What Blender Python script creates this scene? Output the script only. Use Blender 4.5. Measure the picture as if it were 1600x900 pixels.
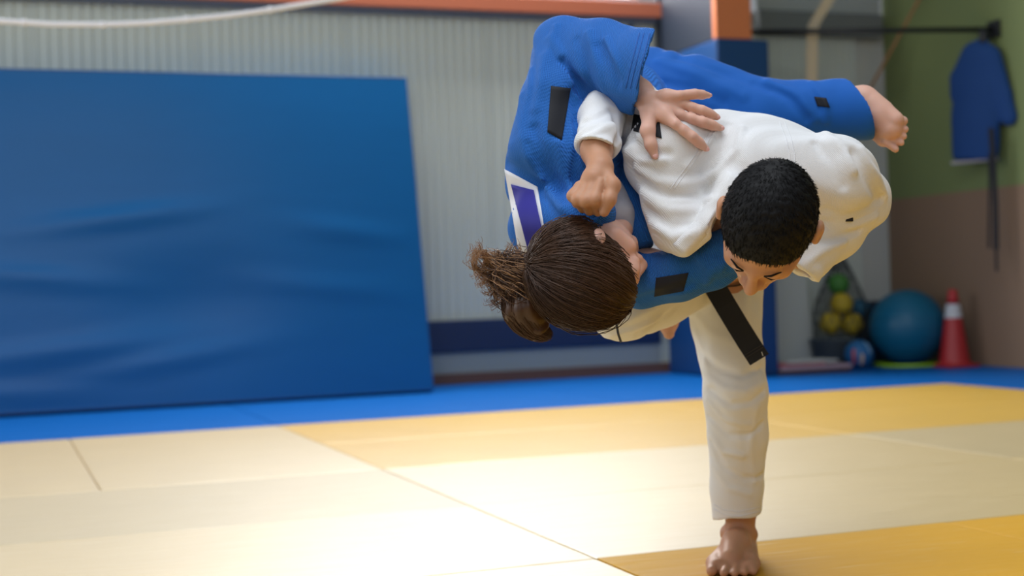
import bpy, bmesh, math, random
import numpy as np
from mathutils import Vector, Matrix
random.seed(7); rng = np.random.default_rng(7)
for o in list(bpy.data.objects): bpy.data.objects.remove(o)
scene = bpy.context.scene
COL = scene.collection

# ------------------------------------------------------------------ camera
F = 2222.0; H = 0.65; ROLL = 0.0315; TH = math.radians(20.2)
FW = np.array([math.sin(TH), math.cos(TH), 0.0]); RT = np.array([math.cos(TH), -math.sin(TH), 0.0]); UP = np.array([0, 0, 1.0])
CP = np.array([0, 0, H]); CR, SR = math.cos(ROLL), math.sin(ROLL)
cam_d = bpy.data.cameras.new('camera'); cam = bpy.data.objects.new('camera', cam_d); COL.objects.link(cam)
cam_d.sensor_width = 36; cam_d.lens = 36 * F / 1600; cam_d.clip_start = 0.05; cam_d.clip_end = 200
cx = CR * RT - SR * UP; cy = SR * RT + CR * UP
cam.matrix_world = Matrix(((cx[0], cy[0], -FW[0], CP[0]), (cx[1], cy[1], -FW[1], CP[1]), (cx[2], cy[2], -FW[2], CP[2]), (0, 0, 0, 1)))
cam_d.dof.use_dof = True; cam_d.dof.focus_distance = 2.62; cam_d.dof.aperture_fstop = 2.8
scene.camera = cam

# ------------------------------------------------------------------ world, lights, exposure
world = bpy.data.worlds.new('world'); scene.world = world; world.use_nodes = True
bg = world.node_tree.nodes['Background']; bg.inputs[0].default_value = (0.86, 0.92, 1.0, 1); bg.inputs[1].default_value = 0.30
def area(name, loc, rot, sx, sy, energy, col):
    l = bpy.data.lights.new(name, 'AREA'); l.shape = 'RECTANGLE'; l.size = sx; l.size_y = sy; l.energy = energy; l.color = col
    o = bpy.data.objects.new(name, l); COL.objects.link(o); o.location = loc; o.rotation_euler = rot; return o
# daylight of the window band high in the back wall, of the tall windows in the left wall and behind the photographer
area('daylight_back_windows', (-2.0, 9.15, 3.5), (math.radians(-62), 0, 0), 5.0, 1.6, 80, (1.0, 0.98, 0.95))
area('daylight_back_windows', (2.9, 9.15, 3.5), (math.radians(-60), 0, 0), 3.3, 1.6, 410, (1.0, 0.98, 0.95))
area('daylight_left_windows', (-5.6, 5.6, 2.6), (math.radians(90), 0, math.radians(-90)), 6.0, 2.4, 145, (0.93, 0.97, 1.0))
area('daylight_roof_lights', (0.2, 1.6, 4.8), (math.radians(8), 0, 0), 4.0, 3.0, 175, (0.90, 0.95, 1.0))
area('daylight_rear_windows', (-1.8, -2.6, 3.2), (math.radians(60), 0, math.radians(-18)), 5.0, 2.4, 45, (0.88, 0.94, 1.0))
scene.view_settings.view_transform = 'Standard'; scene.view_settings.look = 'None'
scene.view_settings.exposure = 0.05; scene.view_settings.gamma = 1.0; scene.view_settings.use_curve_mapping = False

# ------------------------------------------------------------------ helpers
def at(px, py, d):
    dx, dy = px - 800.0, py - 450.0
    u = dx * CR - dy * SR; v = dx * SR + dy * CR
    return CP + (u * d / F) * RT + d * FW - (v * d / F) * UP
def floor_at(px, py, z=0.0):
    dx, dy = px - 800.0, py - 450.0
    v = dx * SR + dy * CR
    return at(px, py, F * (H - z) / v)
def on_plane_y(px, py, Y):      # point of the line of sight at world Y
    a, b = at(px, py, 1.0), at(px, py, 2.0); dr = b - a
    return a + dr * ((Y - a[1]) / dr[1])
def on_plane_x(px, py, X):
    a, b = at(px, py, 1.0), at(px, py, 2.0); dr = b - a
    return a + dr * ((X - a[0]) / dr[0])

MATS = {}
def mat(name, col, rough=0.6, spec=0.5, metal=0.0, sheen=0.0, noise=0.0, nscale=8.0, bump=0.0, bscale=60.0, stretch=(1, 1, 1), extra=None, sss=0.0, trans=0.0):
    if name in MATS: return MATS[name]
    m = bpy.data.materials.new(name); m.use_nodes = True; nt = m.node_tree; N = nt.nodes; L = nt.links
    b = N['Principled BSDF']; b.inputs['Base Color'].default_value = (*col, 1); b.inputs['Roughness'].default_value = rough
    b.inputs['Specular IOR Level'].default_value = spec; b.inputs['Metallic'].default_value = metal
    if sheen: b.inputs['Sheen Weight'].default_value = sheen
    if sss:
        b.inputs['Subsurface Weight'].default_value = sss; b.inputs['Subsurface Radius'].default_value = (0.012, 0.004, 0.002); b.inputs['Subsurface Scale'].default_value = 0.6
    tc = N.new('ShaderNodeTexCoord'); mp = N.new('ShaderNodeMapping'); mp.inputs['Scale'].default_value = stretch
    L.new(tc.outputs['Object'], mp.inputs['Vector'])
    if noise:
        t = N.new('ShaderNodeTexNoise'); t.inputs['Scale'].default_value = nscale; t.inputs['Detail'].default_value = 4
        L.new(mp.outputs[0], t.inputs['Vector'])
        mx = N.new('ShaderNodeMix'); mx.data_type = 'RGBA'
        mx.inputs[6].default_value = (*[c * (1 - noise) for c in col], 1); mx.inputs[7].default_value = (*[min(1, c * (1 + noise)) for c in col], 1)
        L.new(t.outputs['Fac'], mx.inputs[0]); L.new(mx.outputs[2], b.inputs['Base Color'])
    if bump:
        t2 = N.new('ShaderNodeTexNoise'); t2.inputs['Scale'].default_value = bscale; t2.inputs['Detail'].default_value = 3
        L.new(mp.outputs[0], t2.inputs['Vector'])
        bp = N.new('ShaderNodeBump'); bp.inputs['Strength'].default_value = bump; bp.inputs['Distance'].default_value = 0.01
        L.new(t2.outputs['Fac'], bp.inputs['Height']); L.new(bp.outputs[0], b.inputs['Normal'])
    if extra: extra(nt, b, mp)
    MATS[name] = m; return m

def weave(scale, strength, direction):
    # judo cloth: rows of raised rice-grain stitches, as fine relief
    def f(nt, b, mp):
        N, L = nt.nodes, nt.links
        tc = N.new('ShaderNodeTexCoord')
        def wv(rot, sc):
            m2 = N.new('ShaderNodeMapping'); m2.inputs['Rotation'].default_value = rot; L.new(tc.outputs['Object'], m2.inputs['Vector'])
            w = N.new('ShaderNodeTexWave'); w.inputs['Scale'].default_value = sc; w.inputs['Distortion'].default_value = 1.2; w.inputs['Detail'].default_value = 1; w.inputs['Detail Scale'].default_value = 3
            L.new(m2.outputs[0], w.inputs['Vector']); return w
        w1 = wv(direction, scale); w2 = wv((direction[0], direction[1] + 1.2, direction[2] + 1.4), scale * 0.55)
        mx = N.new('ShaderNodeMath'); mx.operation = 'MULTIPLY_ADD'; mx.inputs[1].default_value = 0.35
        L.new(w2.outputs['Fac'], mx.inputs[0]); L.new(w1.outputs['Fac'], mx.inputs[2])
        bp = N.new('ShaderNodeBump'); bp.inputs['Strength'].default_value = strength; bp.inputs['Distance'].default_value = 0.0015
        L.new(mx.outputs[0], bp.inputs['Height']); L.new(bp.outputs[0], b.inputs['Normal'])
    return f

def tag(o, label=None, cat=None, group=None, kind=None):
    if label: o['label'] = label
    if cat: o['category'] = cat
    if group: o['group'] = group
    if kind: o['kind'] = kind
    return o
def empty(name, loc, label=None, cat=None, group=None, kind=None):
    o = bpy.data.objects.new(name, None); COL.objects.link(o); o.location = Vector([float(x) for x in loc]); o.empty_display_size = 0.1
    return tag(o, label, cat, group, kind)
def link(name, me, m, parent=None, smooth=False):
    o = bpy.data.objects.new(name, me); COL.objects.link(o)
    if m is not None: me.materials.append(m)
    if parent is not None:
        o.parent = parent
        if parent.parent is None: o.matrix_parent_inverse = Matrix.Translation(parent.location).inverted()
    if smooth: me.shade_smooth()
    return o
class MB:
    def __init__(s): s.bm = bmesh.new()
    def box(s, lo, hi, bev=0.0, M=None):
        r = bmesh.ops.create_cube(s.bm, size=1.0); vs = r['verts']
        c = [(a + b) / 2 for a, b in zip(lo, hi)]; e = [b - a for a, b in zip(lo, hi)]
        for v in vs: v.co = Vector((c[0] + v.co.x * e[0], c[1] + v.co.y * e[1], c[2] + v.co.z * e[2]))
        if bev:
            es = list({x for v in vs for x in v.link_edges})
            r2 = bmesh.ops.bevel(s.bm, geom=es, offset=bev, segments=2, affect='EDGES', profile=0.6)
            vs = list({v for f in r2['faces'] for v in f.verts} | {v for v in vs if v.is_valid})
        if M is not None:
            for v in vs: v.co = M @ v.co
        return s
    def tube(s, pts, r, n=8, cap=True):
        pts = [np.asarray(p, float) for p in pts]; rs = r if hasattr(r, '__len__') else [r] * len(pts)
        rings = []; ref = None
        for i, p in enumerate(pts):
            t = pts[min(i + 1, len(pts) - 1)] - pts[max(i - 1, 0)]; t = t / (np.linalg.norm(t) + 1e-9)
            if ref is None: ref = np.cross(t, [0.3, 0.2, 0.93]); 
            a = ref - t * ref.dot(t); a /= np.linalg.norm(a) + 1e-9; ref = a; b = np.cross(t, a)
            rings.append([s.bm.verts.new(p + rs[i] * (math.cos(2 * math.pi * k / n) * a + math.sin(2 * math.pi * k / n) * b)) for k in range(n)])
        for A, B in zip(rings, rings[1:]):
            for k in range(n): s.bm.faces.new((A[k], A[(k + 1) % n], B[(k + 1) % n], B[k]))
        if cap: s.bm.faces.new(rings[0][::-1]); s.bm.faces.new(rings[-1])
        return s
    def lathe(s, prof, c, n=32, cap=True):
        rings = [[s.bm.verts.new((c[0] + r * math.cos(2 * math.pi * k / n), c[1] + r * math.sin(2 * math.pi * k / n), c[2] + z)) for k in range(n)] for r, z in prof]
        for A, B in zip(rings, rings[1:]):
            for k in range(n): s.bm.faces.new((A[k], A[(k + 1) % n], B[(k + 1) % n], B[k]))
        if cap: s.bm.faces.new(rings[0][::-1]); s.bm.faces.new(rings[-1])
        return s
    def prism(s, poly, d):      # polygon of 3-D points pushed along d
        a = [s.bm.verts.new(p) for p in poly]; b = [s.bm.verts.new(np.asarray(p) + d) for p in poly]; n = len(a)
        s.bm.faces.new(a[::-1]); s.bm.faces.new(b)
        for k in range(n): s.bm.faces.new((a[k], a[(k + 1) % n], b[(k + 1) % n], b[k]))
        return s
    def sphere(s, c, r, n=24, m=14):
        res = bmesh.ops.create_uvsphere(s.bm, u_segments=n, v_segments=m, radius=r)
        for v in res['verts']: v.co += Vector([float(x) for x in c])
        return s
    def mesh(s, name):
        bmesh.ops.recalc_face_normals(s.bm, faces=s.bm.faces); me = bpy.data.meshes.new(name); s.bm.to_mesh(me); s.bm.free(); return me
    def build(s, name, m, parent=None, smooth=False): return link(name, s.mesh(name), m, parent, smooth)

# ------------------------------------------------------------------ the hall: floor and mats
YB = 9.32; XR = 6.56            # back wall, right wall
def mat_finish(scr):
    # vinyl judo mat: tatami grain as fine relief, scuffs of wear
    def f(nt, b, mp):
        N, L = nt.nodes, nt.links
        tc = N.new('ShaderNodeTexCoord')
        w = N.new('ShaderNodeTexWave'); w.inputs['Scale'].default_value = 55; w.inputs['Distortion'].default_value = 0.4; w.bands_direction = 'X'
        L.new(tc.outputs['Object'], w.inputs['Vector'])
        w2 = N.new('ShaderNodeTexWave'); w2.inputs['Scale'].default_value = 24; w2.bands_direction = 'Y'; w2.inputs['Distortion'].default_value = 0.4
        L.new(tc.outputs['Object'], w2.inputs['Vector'])
        mu = N.new('ShaderNodeMath'); mu.operation = 'MULTIPLY'; L.new(w.outputs['Fac'], mu.inputs[0]); L.new(w2.outputs['Fac'], mu.inputs[1])
        bp = N.new('ShaderNodeBump'); bp.inputs['Strength'].default_value = 0.10; bp.inputs['Distance'].default_value = 0.002
        L.new(mu.outputs[0], bp.inputs['Height']); L.new(bp.outputs[0], b.inputs['Normal'])
        m2 = N.new('ShaderNodeMapping'); m2.inputs['Scale'].default_value = (2.0, 26, 1); m2.inputs['Rotation'].default_value = (0, 0, 0.5); L.new(tc.outputs['Object'], m2.inputs['Vector'])
        n = N.new('ShaderNodeTexNoise'); n.inputs['Scale'].default_value = 2.2; n.inputs['Detail'].default_value = 5; L.new(m2.outputs[0], n.inputs['Vector'])
        rp = N.new('ShaderNodeMapRange'); rp.inputs['From Min'].default_value = 0.35; rp.inputs['From Max'].default_value = 0.75; rp.inputs['To Min'].default_value = scr - 0.05; rp.inputs['To Max'].default_value = scr + 0.12
        L.new(n.outputs['Fac'], rp.inputs['Value']); L.new(rp.outputs[0], b.inputs['Roughness'])
        m3 = N.new('ShaderNodeMapping'); m3.inputs['Scale'].default_value = (3.2, 42, 1); m3.inputs['Rotation'].default_value = (0, 0, 1.1); L.new(tc.outputs['Object'], m3.inputs['Vector'])
        n3 = N.new('ShaderNodeTexNoise'); n3.inputs['Scale'].default_value = 1.3; n3.inputs['Detail'].default_value = 6; L.new(m3.outputs[0], n3.inputs['Vector'])
        r3 = N.new('ShaderNodeMapRange'); r3.inputs['From Min'].default_value = 0.62; r3.inputs['From Max'].default_value = 0.74; r3.inputs['To Max'].default_value = 0.35; L.new(n3.outputs['Fac'], r3.inputs['Value'])
        src = b.inputs['Base Color'].links[0].from_socket; mx = N.new('ShaderNodeMix'); mx.data_type = 'RGBA'; mx.inputs[7].default_value = (0.8, 0.68, 0.45, 1) if b.inputs['Base Color'].default_value[0] > .2 else (0.01, 0.15, 0.45, 1)
        L.new(r3.outputs[0], mx.inputs[0]); L.new(src, mx.inputs[6]); L.new(mx.outputs[2], b.inputs['Base Color'])
    return f
YEL = (0.72, 0.42, 0.055)
M_y = [mat('mat_vinyl_smooth', (0.66, 0.40, 0.055), 0.5, 0.5, noise=0.06, nscale=3, extra=mat_finish(0.42)),
       mat('mat_vinyl_glare', (0.58, 0.43, 0.19), 0.5, 0.8, noise=0.05, nscale=3, extra=mat_finish(0.46)),  # same mustard vinyl, whitish window glare mixed into its base colour
       mat('mat_vinyl_matt', (0.62, 0.33, 0.022), 0.6, 0.2, noise=0.08, nscale=3, extra=mat_finish(0.62))]
M_y.append(mat('mat_vinyl_glare_dull', (0.50, 0.385, 0.19), 0.5, 0.7, noise=0.06, nscale=3, extra=mat_finish(0.50)))  # slightly darker variant, floor glare again put into the pale base colour
for m_, cw in zip(M_y, (.6, .85, .0, .7)):
    b_ = m_.node_tree.nodes['Principled BSDF']; b_.inputs['Coat Weight'].default_value = cw; b_.inputs['Coat Roughness'].default_value = .5
M_b = mat('mat_vinyl_blue', (0.001, 0.10, 0.38), 0.5, 0.1, noise=0.08, nscale=3, extra=mat_finish(0.55))
floor = MB().box((-7, -4, -0.12), (XR, YB, -0.041)).build('floor', mat('concrete', (0.25, 0.24, 0.22), 0.9))
tag(floor, 'judo mat floor of yellow mats with a blue border', None, kind='structure')
shared = {}
def judo_mat(x0, y0, x1, y1, m):
    w, l = round(x1 - x0, 3), round(y1 - y0, 3); key = (w, l, m.name)
    if key not in shared:
        me = MB().box((-w / 2 + .0014, -l / 2 + .0014, -.04), (w / 2 - .0014, l / 2 - .0014, 0), 0.006).mesh('mat'); me.materials.append(m); shared[key] = me
    o = bpy.data.objects.new('mat', shared[key]); COL.objects.link(o); o.parent = floor; o.location = ((x0 + x1) / 2, (y0 + y1) / 2, random.uniform(-.0008, .0008))
X0 = 1.34
for k in range(-5, 0): judo_mat(X0 + k, 5.08, X0 + k + 1, 7.08, M_y[1])
for k in range(0, 2):
    judo_mat(X0 + 2 * k, 6.08, X0 + 2 * k + 2, 7.08, M_y[0]); judo_mat(X0 + 2 * k, 5.08, X0 + 2 * k + 2, 6.08, M_y[0])
for k in range(-2, 2): judo_mat(X0 + 2 * k, 4.08, X0 + 2 * k + 2, 5.08, M_y[3] if k != 0 else M_y[1])
for k in range(-2, 2): judo_mat(X0 + 2 * k, 3.12, X0 + 2 * k + 2, 4.08, M_y[1])
for k in range(-5, 4): judo_mat(X0 + k, 1.12, X0 + k + 1, 3.12, M_y[2] if k >= 0 else M_y[1])
for k in range(-5, 4): judo_mat(X0 + k, -0.88, X0 + k + 1, 1.12, M_y[2])
for k in range(-5, 2):
    judo_mat(X0 + 2 * k, 7.08, X0 + 2 * k + 2, 8.08, M_b); judo_mat(X0 + 2 * k, 8.08, X0 + 2 * k + 2, YB, M_b)
for k in range(5): judo_mat(X0 + 4, 7.08 - 2 * k, XR, YB - .02 - 2 * k if k else YB, M_b)

# ------------------------------------------------------------------ walls
M_panel = mat('panel_paint', (0.55, 0.60, 0.56), 0.55, 0.4, noise=0.03, nscale=2)
wb = MB().box((-7, YB + .03, -.1), (XR + .1, YB + .2, 2.66)).build('wall_back', mat('wall_core', (0.5, 0.52, 0.5), 0.8))
tag(wb, 'pale grey ribbed metal panel wall behind the mats', kind='structure')
def ribbed(w, z0, z1):
    bm = bmesh.new(); xs = []; p = 0.066; n = int(round(w / p)); p = w / n
    for i in range(n):
        for fx, dy in ((0, 0), (.40, 0), (.5, .010), (.9, .010)): xs.append(((i + fx) * p, dy))
    xs.append((w, 0)); a = [bm.verts.new((x, dy, z0)) for x, dy in xs]; b = [bm.verts.new((x, dy, z1)) for x, dy in xs]
    for i in range(len(xs) - 1): bm.faces.new((a[i], a[i + 1], b[i + 1], b[i]))
    me = bpy.data.meshes.new('wall_panel'); bm.to_mesh(me); bm.free(); me.materials.append(M_panel); return me
rp = ribbed(1.0 - .004, 0.03, 2.56)
for k in range(-7, 6):
    o = bpy.data.objects.new('wall_panel', rp); COL.objects.link(o); o.parent = wb; o.location = (k * 1.0 + .3, YB, 0)
bb = MB().box((-7, YB - .025, 0), (XR, YB, .075), .004).build('baseboard_back', mat('skirting_brown', (0.16, 0.075, 0.055), 0.6))
tag(bb, 'dull red-brown skirting strip along the ribbed back wall', kind='structure')
# lower plain panel and dark blue band
z_hi = on_plane_y(870, 494, YB)[2]; z_lo = on_plane_y(870, 543, YB)[2]
lp = MB().box((-7, YB - .012, .075), (4.55, YB, z_lo)).build('trim_1', mat('lower_panel', (0.33, 0.36, 0.35), 0.6)); tag(lp, 'plain grey lower wall panel under the navy band', kind='structure')
nb = MB().box((-7, YB - .05, z_lo), (4.55, YB - .0, z_hi), .012).build('trim_2', mat('navy_pad', (0.004, 0.022, 0.085), 0.5)); tag(nb, 'dark navy padded band running along the back wall', kind='structure')
# orange beam under the high windows
zb = on_plane_y(1000, 26, YB - .12)[2]
xb = on_plane_y(1061, 20, YB - .12)[0]
bo = MB().box((-7, YB - .12, zb), (xb, YB + .05, zb + .105), .006).build('trim_3', mat('beam_orange', (0.50, 0.145, 0.075), 0.5)); tag(bo, 'orange painted steel beam under the high windows', kind='structure')
bl = MB().box((-7, YB - .09, zb - .03), (xb - .05, YB, zb)).build('trim_4', mat('beam_underside_shade', (0.10, 0.12, 0.17), 0.6)); tag(bl, 'slate-blue strip standing in for the shade under the orange beam', kind='structure')  # shade on the beam's underside, built as a dark strip
M_glass = mat('daylit_glass', (0.75, 0.78, 0.85), 0.3)
b_ = M_glass.node_tree.nodes['Principled BSDF']; b_.inputs['Emission Color'].default_value = (0.93, 0.93, 1, 1); b_.inputs['Emission Strength'].default_value = 1.0
M_frame = mat('window_frame', (0.42, 0.42, 0.45), 0.4)
for i in range(6):
    x0 = -6.6 + i * 1.85
    w = empty('window_%d' % (i + 1), (x0, YB, zb + .105), kind='structure'); tag(w, 'high daylit window above the orange beam')
    fr = MB()
    for a, b in (((x0, zb + .105), (x0 + 1.8, zb + .145)), ((x0, zb + 1.4), (x0 + 1.8, zb + 1.45)), ((x0, zb + .145), (x0 + .05, zb + 1.4)), ((x0 + 1.75, zb + .145), (x0 + 1.8, zb + 1.4))):
        fr.box((a[0], YB - .04, a[1]), (b[0], YB + .04, b[1]))
    fr.build('window_frame', M_frame, w)
    MB().box((x0 + .05, YB + .0, zb + .145), (x0 + 1.75, YB + .02, zb + 1.4)).build('pane', M_glass, w)
# right wall, green over brown
zg = on_plane_x(1395, 312, XR)[2]
wr = MB().box((XR + .006, -4, -.1), (XR + .2, YB + .2, 5)).build('wall_right', mat('wall_core', (.5, .5, .5)))
tag(wr, 'right-hand wall painted olive green above and brown below', kind='structure')
MB().box((XR - .004, -4, zg), (XR + .008, YB, 5)).build('green_paint', mat('paint_green', (0.18, 0.23, 0.088), 0.7, noise=0.05, nscale=1.5), wr)
MB().box((XR - .010, -4, -.1), (XR + .008, YB, zg)).build('brown_dado', mat('paint_brown', (0.25, 0.162, 0.105), 0.7, noise=0.05, nscale=1.5), wr)
# louvred shutter to the right of the column
xs0 = on_plane_y(1178, 30, YB)[0]; zs = on_plane_y(1280, 58, YB)[2]; zs2 = on_plane_y(1280, 22, YB)[2]
w7 = empty('window_7', (xs0, YB, zs), kind='structure'); tag(w7, 'grey shuttered window beside the column')
MB().box((xs0, YB - .08, zs), (XR - .06, YB - .0, zs2), .006).build('shutter_box', mat('shutter_grey', (0.16, 0.175, 0.18), 0.6), w7)
sl = MB().box((xs0, -.02, 0), (XR - .06, .0, .05), .006, M=Matrix.Rotation(math.radians(14), 4, 'X')).mesh('slat'); sl.materials.append(mat('slat_grey', (0.40, 0.44, 0.46), 0.5))
for i in range(9):
    o = bpy.data.objects.new('slat', sl); COL.objects.link(o); o.parent = w7; o.location = (-xs0, -.015, zs2 - zs + i * .052)

# ------------------------------------------------------------------ column with its padding
pc = floor_at(1136, 592); cxx, cyy = pc[0], pc[1]
col = empty('padded_column', (cxx + .2, cyy + .2, 0), 'orange steel column wrapped in blue padding in front of the back wall', 'column')
zt = at(1120, 59, np.dot(pc - CP, FW))[2]
MB().box((cxx, cyy, 0), (cxx + .40, YB - .06, zt), .02).build('padding', mat('pad_navy', (0.004, 0.045, 0.16), 0.45, 0.4), col)
MB().box((cxx + .0, cyy + .0, zt), (cxx + .27, cyy + .05, 5), .004).build('front_flange', mat('column_orange', (0.55, 0.17, 0.065), 0.5), col)
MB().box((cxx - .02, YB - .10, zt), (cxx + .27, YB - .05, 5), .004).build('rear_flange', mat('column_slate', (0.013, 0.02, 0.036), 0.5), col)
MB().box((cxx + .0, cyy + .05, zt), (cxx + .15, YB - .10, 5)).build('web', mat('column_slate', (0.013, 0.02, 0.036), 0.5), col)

# ------------------------------------------------------------------ crash mat leaning on the wall
A = floor_at(678, 614); yb_ = A[1]; xr_ = A[0]; 
top_r = on_plane_y(636, 125, YB - .28)
Lm = math.hypot(top_r[2], YB - .28 - yb_); ang = math.atan2(YB - .28 - yb_, top_r[2])
def crash_mesh():
    W, T, Z = 3.4, .20, Lm; nx, nz = 68, 44; bm = bmesh.new(); V = []
    def dent(x, z):
        s = 0
        for cx_, cz_, a, w1, w2, rot in ((-1.9, 1.15, .016, .5, .05, -.12), (-.5, 1.05, .010, .35, .05, .15), (-2.3, .35, .015, .7, .06, -.1), (-1.6, .28, .012, .5, .05, -.15), (-1.5, .62, -.03, .5, .3, 0), (-2.4, .8, .014, .5, .05, .1), (-.7, .7, .008, .5, .05, .12), (-2.6, .12, .012, .5, .04, .05), (-2.0, 1.3, -.012, .8, .4, 0)):
            u, v = x - cx_, z - cz_; u, v = u * math.cos(rot) - v * math.sin(rot), u * math.sin(rot) + v * math.cos(rot)
            s += 1.15 * a * math.exp(-(u / w1) ** 2 - (v / w2) ** 2)
        return s
    for i in range(nx + 1):
        row = []
        for j in range(nz + 1):
            x, z = -W + W * i / nx, Z * j / nz
            row.append(bm.verts.new((x, -.004 - dent(x, z) * min(1, min(-x, z, Z - z) / .1), z)))
        V.append(row)
    for i in range(nx):
        for j in range(nz): bm.faces.new((V[i][j], V[i + 1][j], V[i + 1][j + 1], V[i][j + 1]))
    rim = [V[i][0] for i in range(nx + 1)] + [V[nx][j] for j in range(1, nz + 1)] + [V[i][nz] for i in range(nx - 1, -1, -1)] + [V[0][j] for j in range(nz - 1, 0, -1)]
    bk = [bm.verts.new((v.co.x, T, v.co.z)) for v in rim]; n = len(rim); rim = [bm.verts.new(v.co) for v in rim]
    for k in range(n): bm.faces.new((rim[(k + 1) % n], rim[k], bk[k], bk[(k + 1) % n]))
    bm.faces.new(bk); bmesh.ops.recalc_face_normals(bm, faces=bm.faces); me = bpy.data.meshes.new('cover'); bm.to_mesh(me); bm.free(); return me
cm = empty('crash_mat', (xr_, yb_, 0.016), 'large thick blue vinyl crash mat leaning upright against the back wall', 'mat')
M_cr = mat('crash_vinyl', (0.0005, 0.095, 0.29), 0.36, 0.22, noise=0.05, nscale=2, bump=0.15, bscale=3.5, stretch=(1, 1, 3))
def leaned(name, me, m, smooth=True):
    o = bpy.data.objects.new(name, me); COL.objects.link(o); me.materials.append(m); o.parent = cm; o.rotation_euler = (-ang, 0, 0)
    if smooth: me.shade_smooth()
    return o
leaned('cover', crash_mesh(), M_cr)
leaned('piping', MB().tube([(-3.4, 0, .006), (-.004, 0, .006), (-.004, 0, Lm - .004), (-3.4, 0, Lm - .004)], .006, 6).mesh('piping'), mat('piping_navy', (0.003, 0.05, 0.2), 0.4))

# ------------------------------------------------------------------ things along the walls
def bg_at(px, py, Y): return on_plane_y(px, py, Y)
# white knotted rope
rp_ = [(-900, -190), (-600, -85), (-300, -8), (-120, 19), (0, 33), (80, 38), (160, 38.5), (230, 36), (290, 31), (360, 24), (425, 15), (480, 6), (530, -2), (640, -26), (760, -60), (900, -110), (1000, -150)]
pts = [bg_at(x, y, 6.6) for x, y in rp_]
ro = empty('rope', pts[3], 'white knotted rope hanging in a curve above the blue crash mat', 'rope')
fine = []
for i in range(len(pts) - 1):
    for t in np.linspace(0, 1, 6)[:-1]: fine.append(pts[i] * (1 - t) + pts[i + 1] * t)
MB().tube(fine + [pts[-1]], .0125, 10).build('rope_strand', mat('rope_white', (0.85, 0.86, 0.93), 0.8, bump=.3, bscale=120), ro, True)
for x, y in ((38, 35), (160, 38.5), (292, 30.5), (422, 15)):
    MB().sphere(bg_at(x, y, 6.6), .017, 12, 8).build('knot', MATS['rope_white'], ro, True)
# pull-up bar between column and right wall
Ybar = YB - .33
p0, p1 = bg_at(1180, 53, Ybar), on_plane_x(1553, 46, XR - .02)
bar = empty('pull_up_bar', (p0 + p1) / 2, 'dark steel bar fixed between column and green wall', 'bar')
p0[0] = cxx + .27
M_blk = mat('black_steel', (0.012, 0.014, 0.018), 0.4)
MB().tube([p0, p1], .019, 12).build('tube', M_blk, bar, True)
MB().box((XR - .03, p1[1] - .06, p1[2] - .06), (XR - .011, p1[1] + .06, p1[2] + .06), .004).build('wall_plate', M_blk, bar)
MB().box((cxx + .27, Ybar - .06, p0[2] - .06), (cxx + .285, Ybar + .06, p0[2] + .06), .004).build('column_plate', M_blk, bar)
# canvas strap over the bar
st = MB(); YS = bg_at(1180, 53, Ybar)[1] * .74 + p1[1] * .26
s0 = [bg_at(1300, -10, YS - .06), bg_at(1288, 12, YS - .05), bg_at(1272, 38, YS - .03), bg_at(1270, 48, YS - .027), bg_at(1269, 90, YS - .03), bg_at(1268, 170, YS - .03), bg_at(1268, 260, YS - .03)]
for a, b in zip(s0, s0[1:]): st.prism([a - np.array([.045, 0, 0]), a + np.array([.045, 0, 0]), b + np.array([.045, 0, 0]), b - np.array([.045, 0, 0])], np.array([0, .006, 0]))
tag(st.build('strap', mat('canvas_strap', (0.62, 0.52, 0.38), 0.85)), 'cream canvas strap slung over the dark bar', 'strap')
# small wall hook seen over the blue sleeve
hk = bg_at(990, 28, YB - .06)
tag(MB().tube([hk + np.array([0, .06, -.06]), hk, hk + np.array([.02, -.02, .03])], .022, 8).build('wall_hook', mat('hook_grey', (0.12, 0.16, 0.22), 0.5), None, True), 'grey-blue hook on the ribbed wall under the beam end', 'hook')
# white board leaning on the wall
w0, w1 = bg_at(1204, 562, YB - .30), bg_at(1282, 560, YB - .30); ht = bg_at(1204, 425, YB - .2)[2]
wbm = MB().box((w0[0], 0, 0), (w1[0], .02, ht), .003, M=Matrix.Translation((0, YB - .24, 0.0)) @ Matrix.Rotation(math.radians(-9), 4, 'X'))
tag(wbm.build('leaning_board', mat('board_white', (0.55, 0.58, 0.57), 0.5)), 'off-white board leaning on the wall beside the column', 'board')
# flat stack on the floor
for i, (x0, x1, y_, t, c, nm, lab) in enumerate(((1206, 1330, 8.42, .03, (0.10, 0.06, 0.07), 'folded_mat', 'dark folded mat lowest in the flat pile by the board'), (1222, 1332, 8.40, .025, (0.42, 0.30, 0.36), 'folded_mat', 'pinkish folded mat on the dark one by the board'), (1210, 1290, 8.46, .02, (0.45, 0.10, 0.12), 'folder', 'red folder on top of the flat pile by the board'), (1232, 1310, 8.44, .012, (0.6, 0.62, 0.62), 'paper_sheet', 'pale paper sheets topmost on the flat pile by the board'))):
    a, b = bg_at(x0, 575, y_), bg_at(x1, 575, y_); z0 = [0, .03, .055, .075][i]
    tag(MB().box((a[0], y_ + .0, z0), (b[0], y_ + .26, z0 + t), .004).build(nm, mat('flat_%d' % i, c, 0.7)), lab, 'folder' if i == 2 else 'paper' if i == 3 else 'mat')
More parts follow.
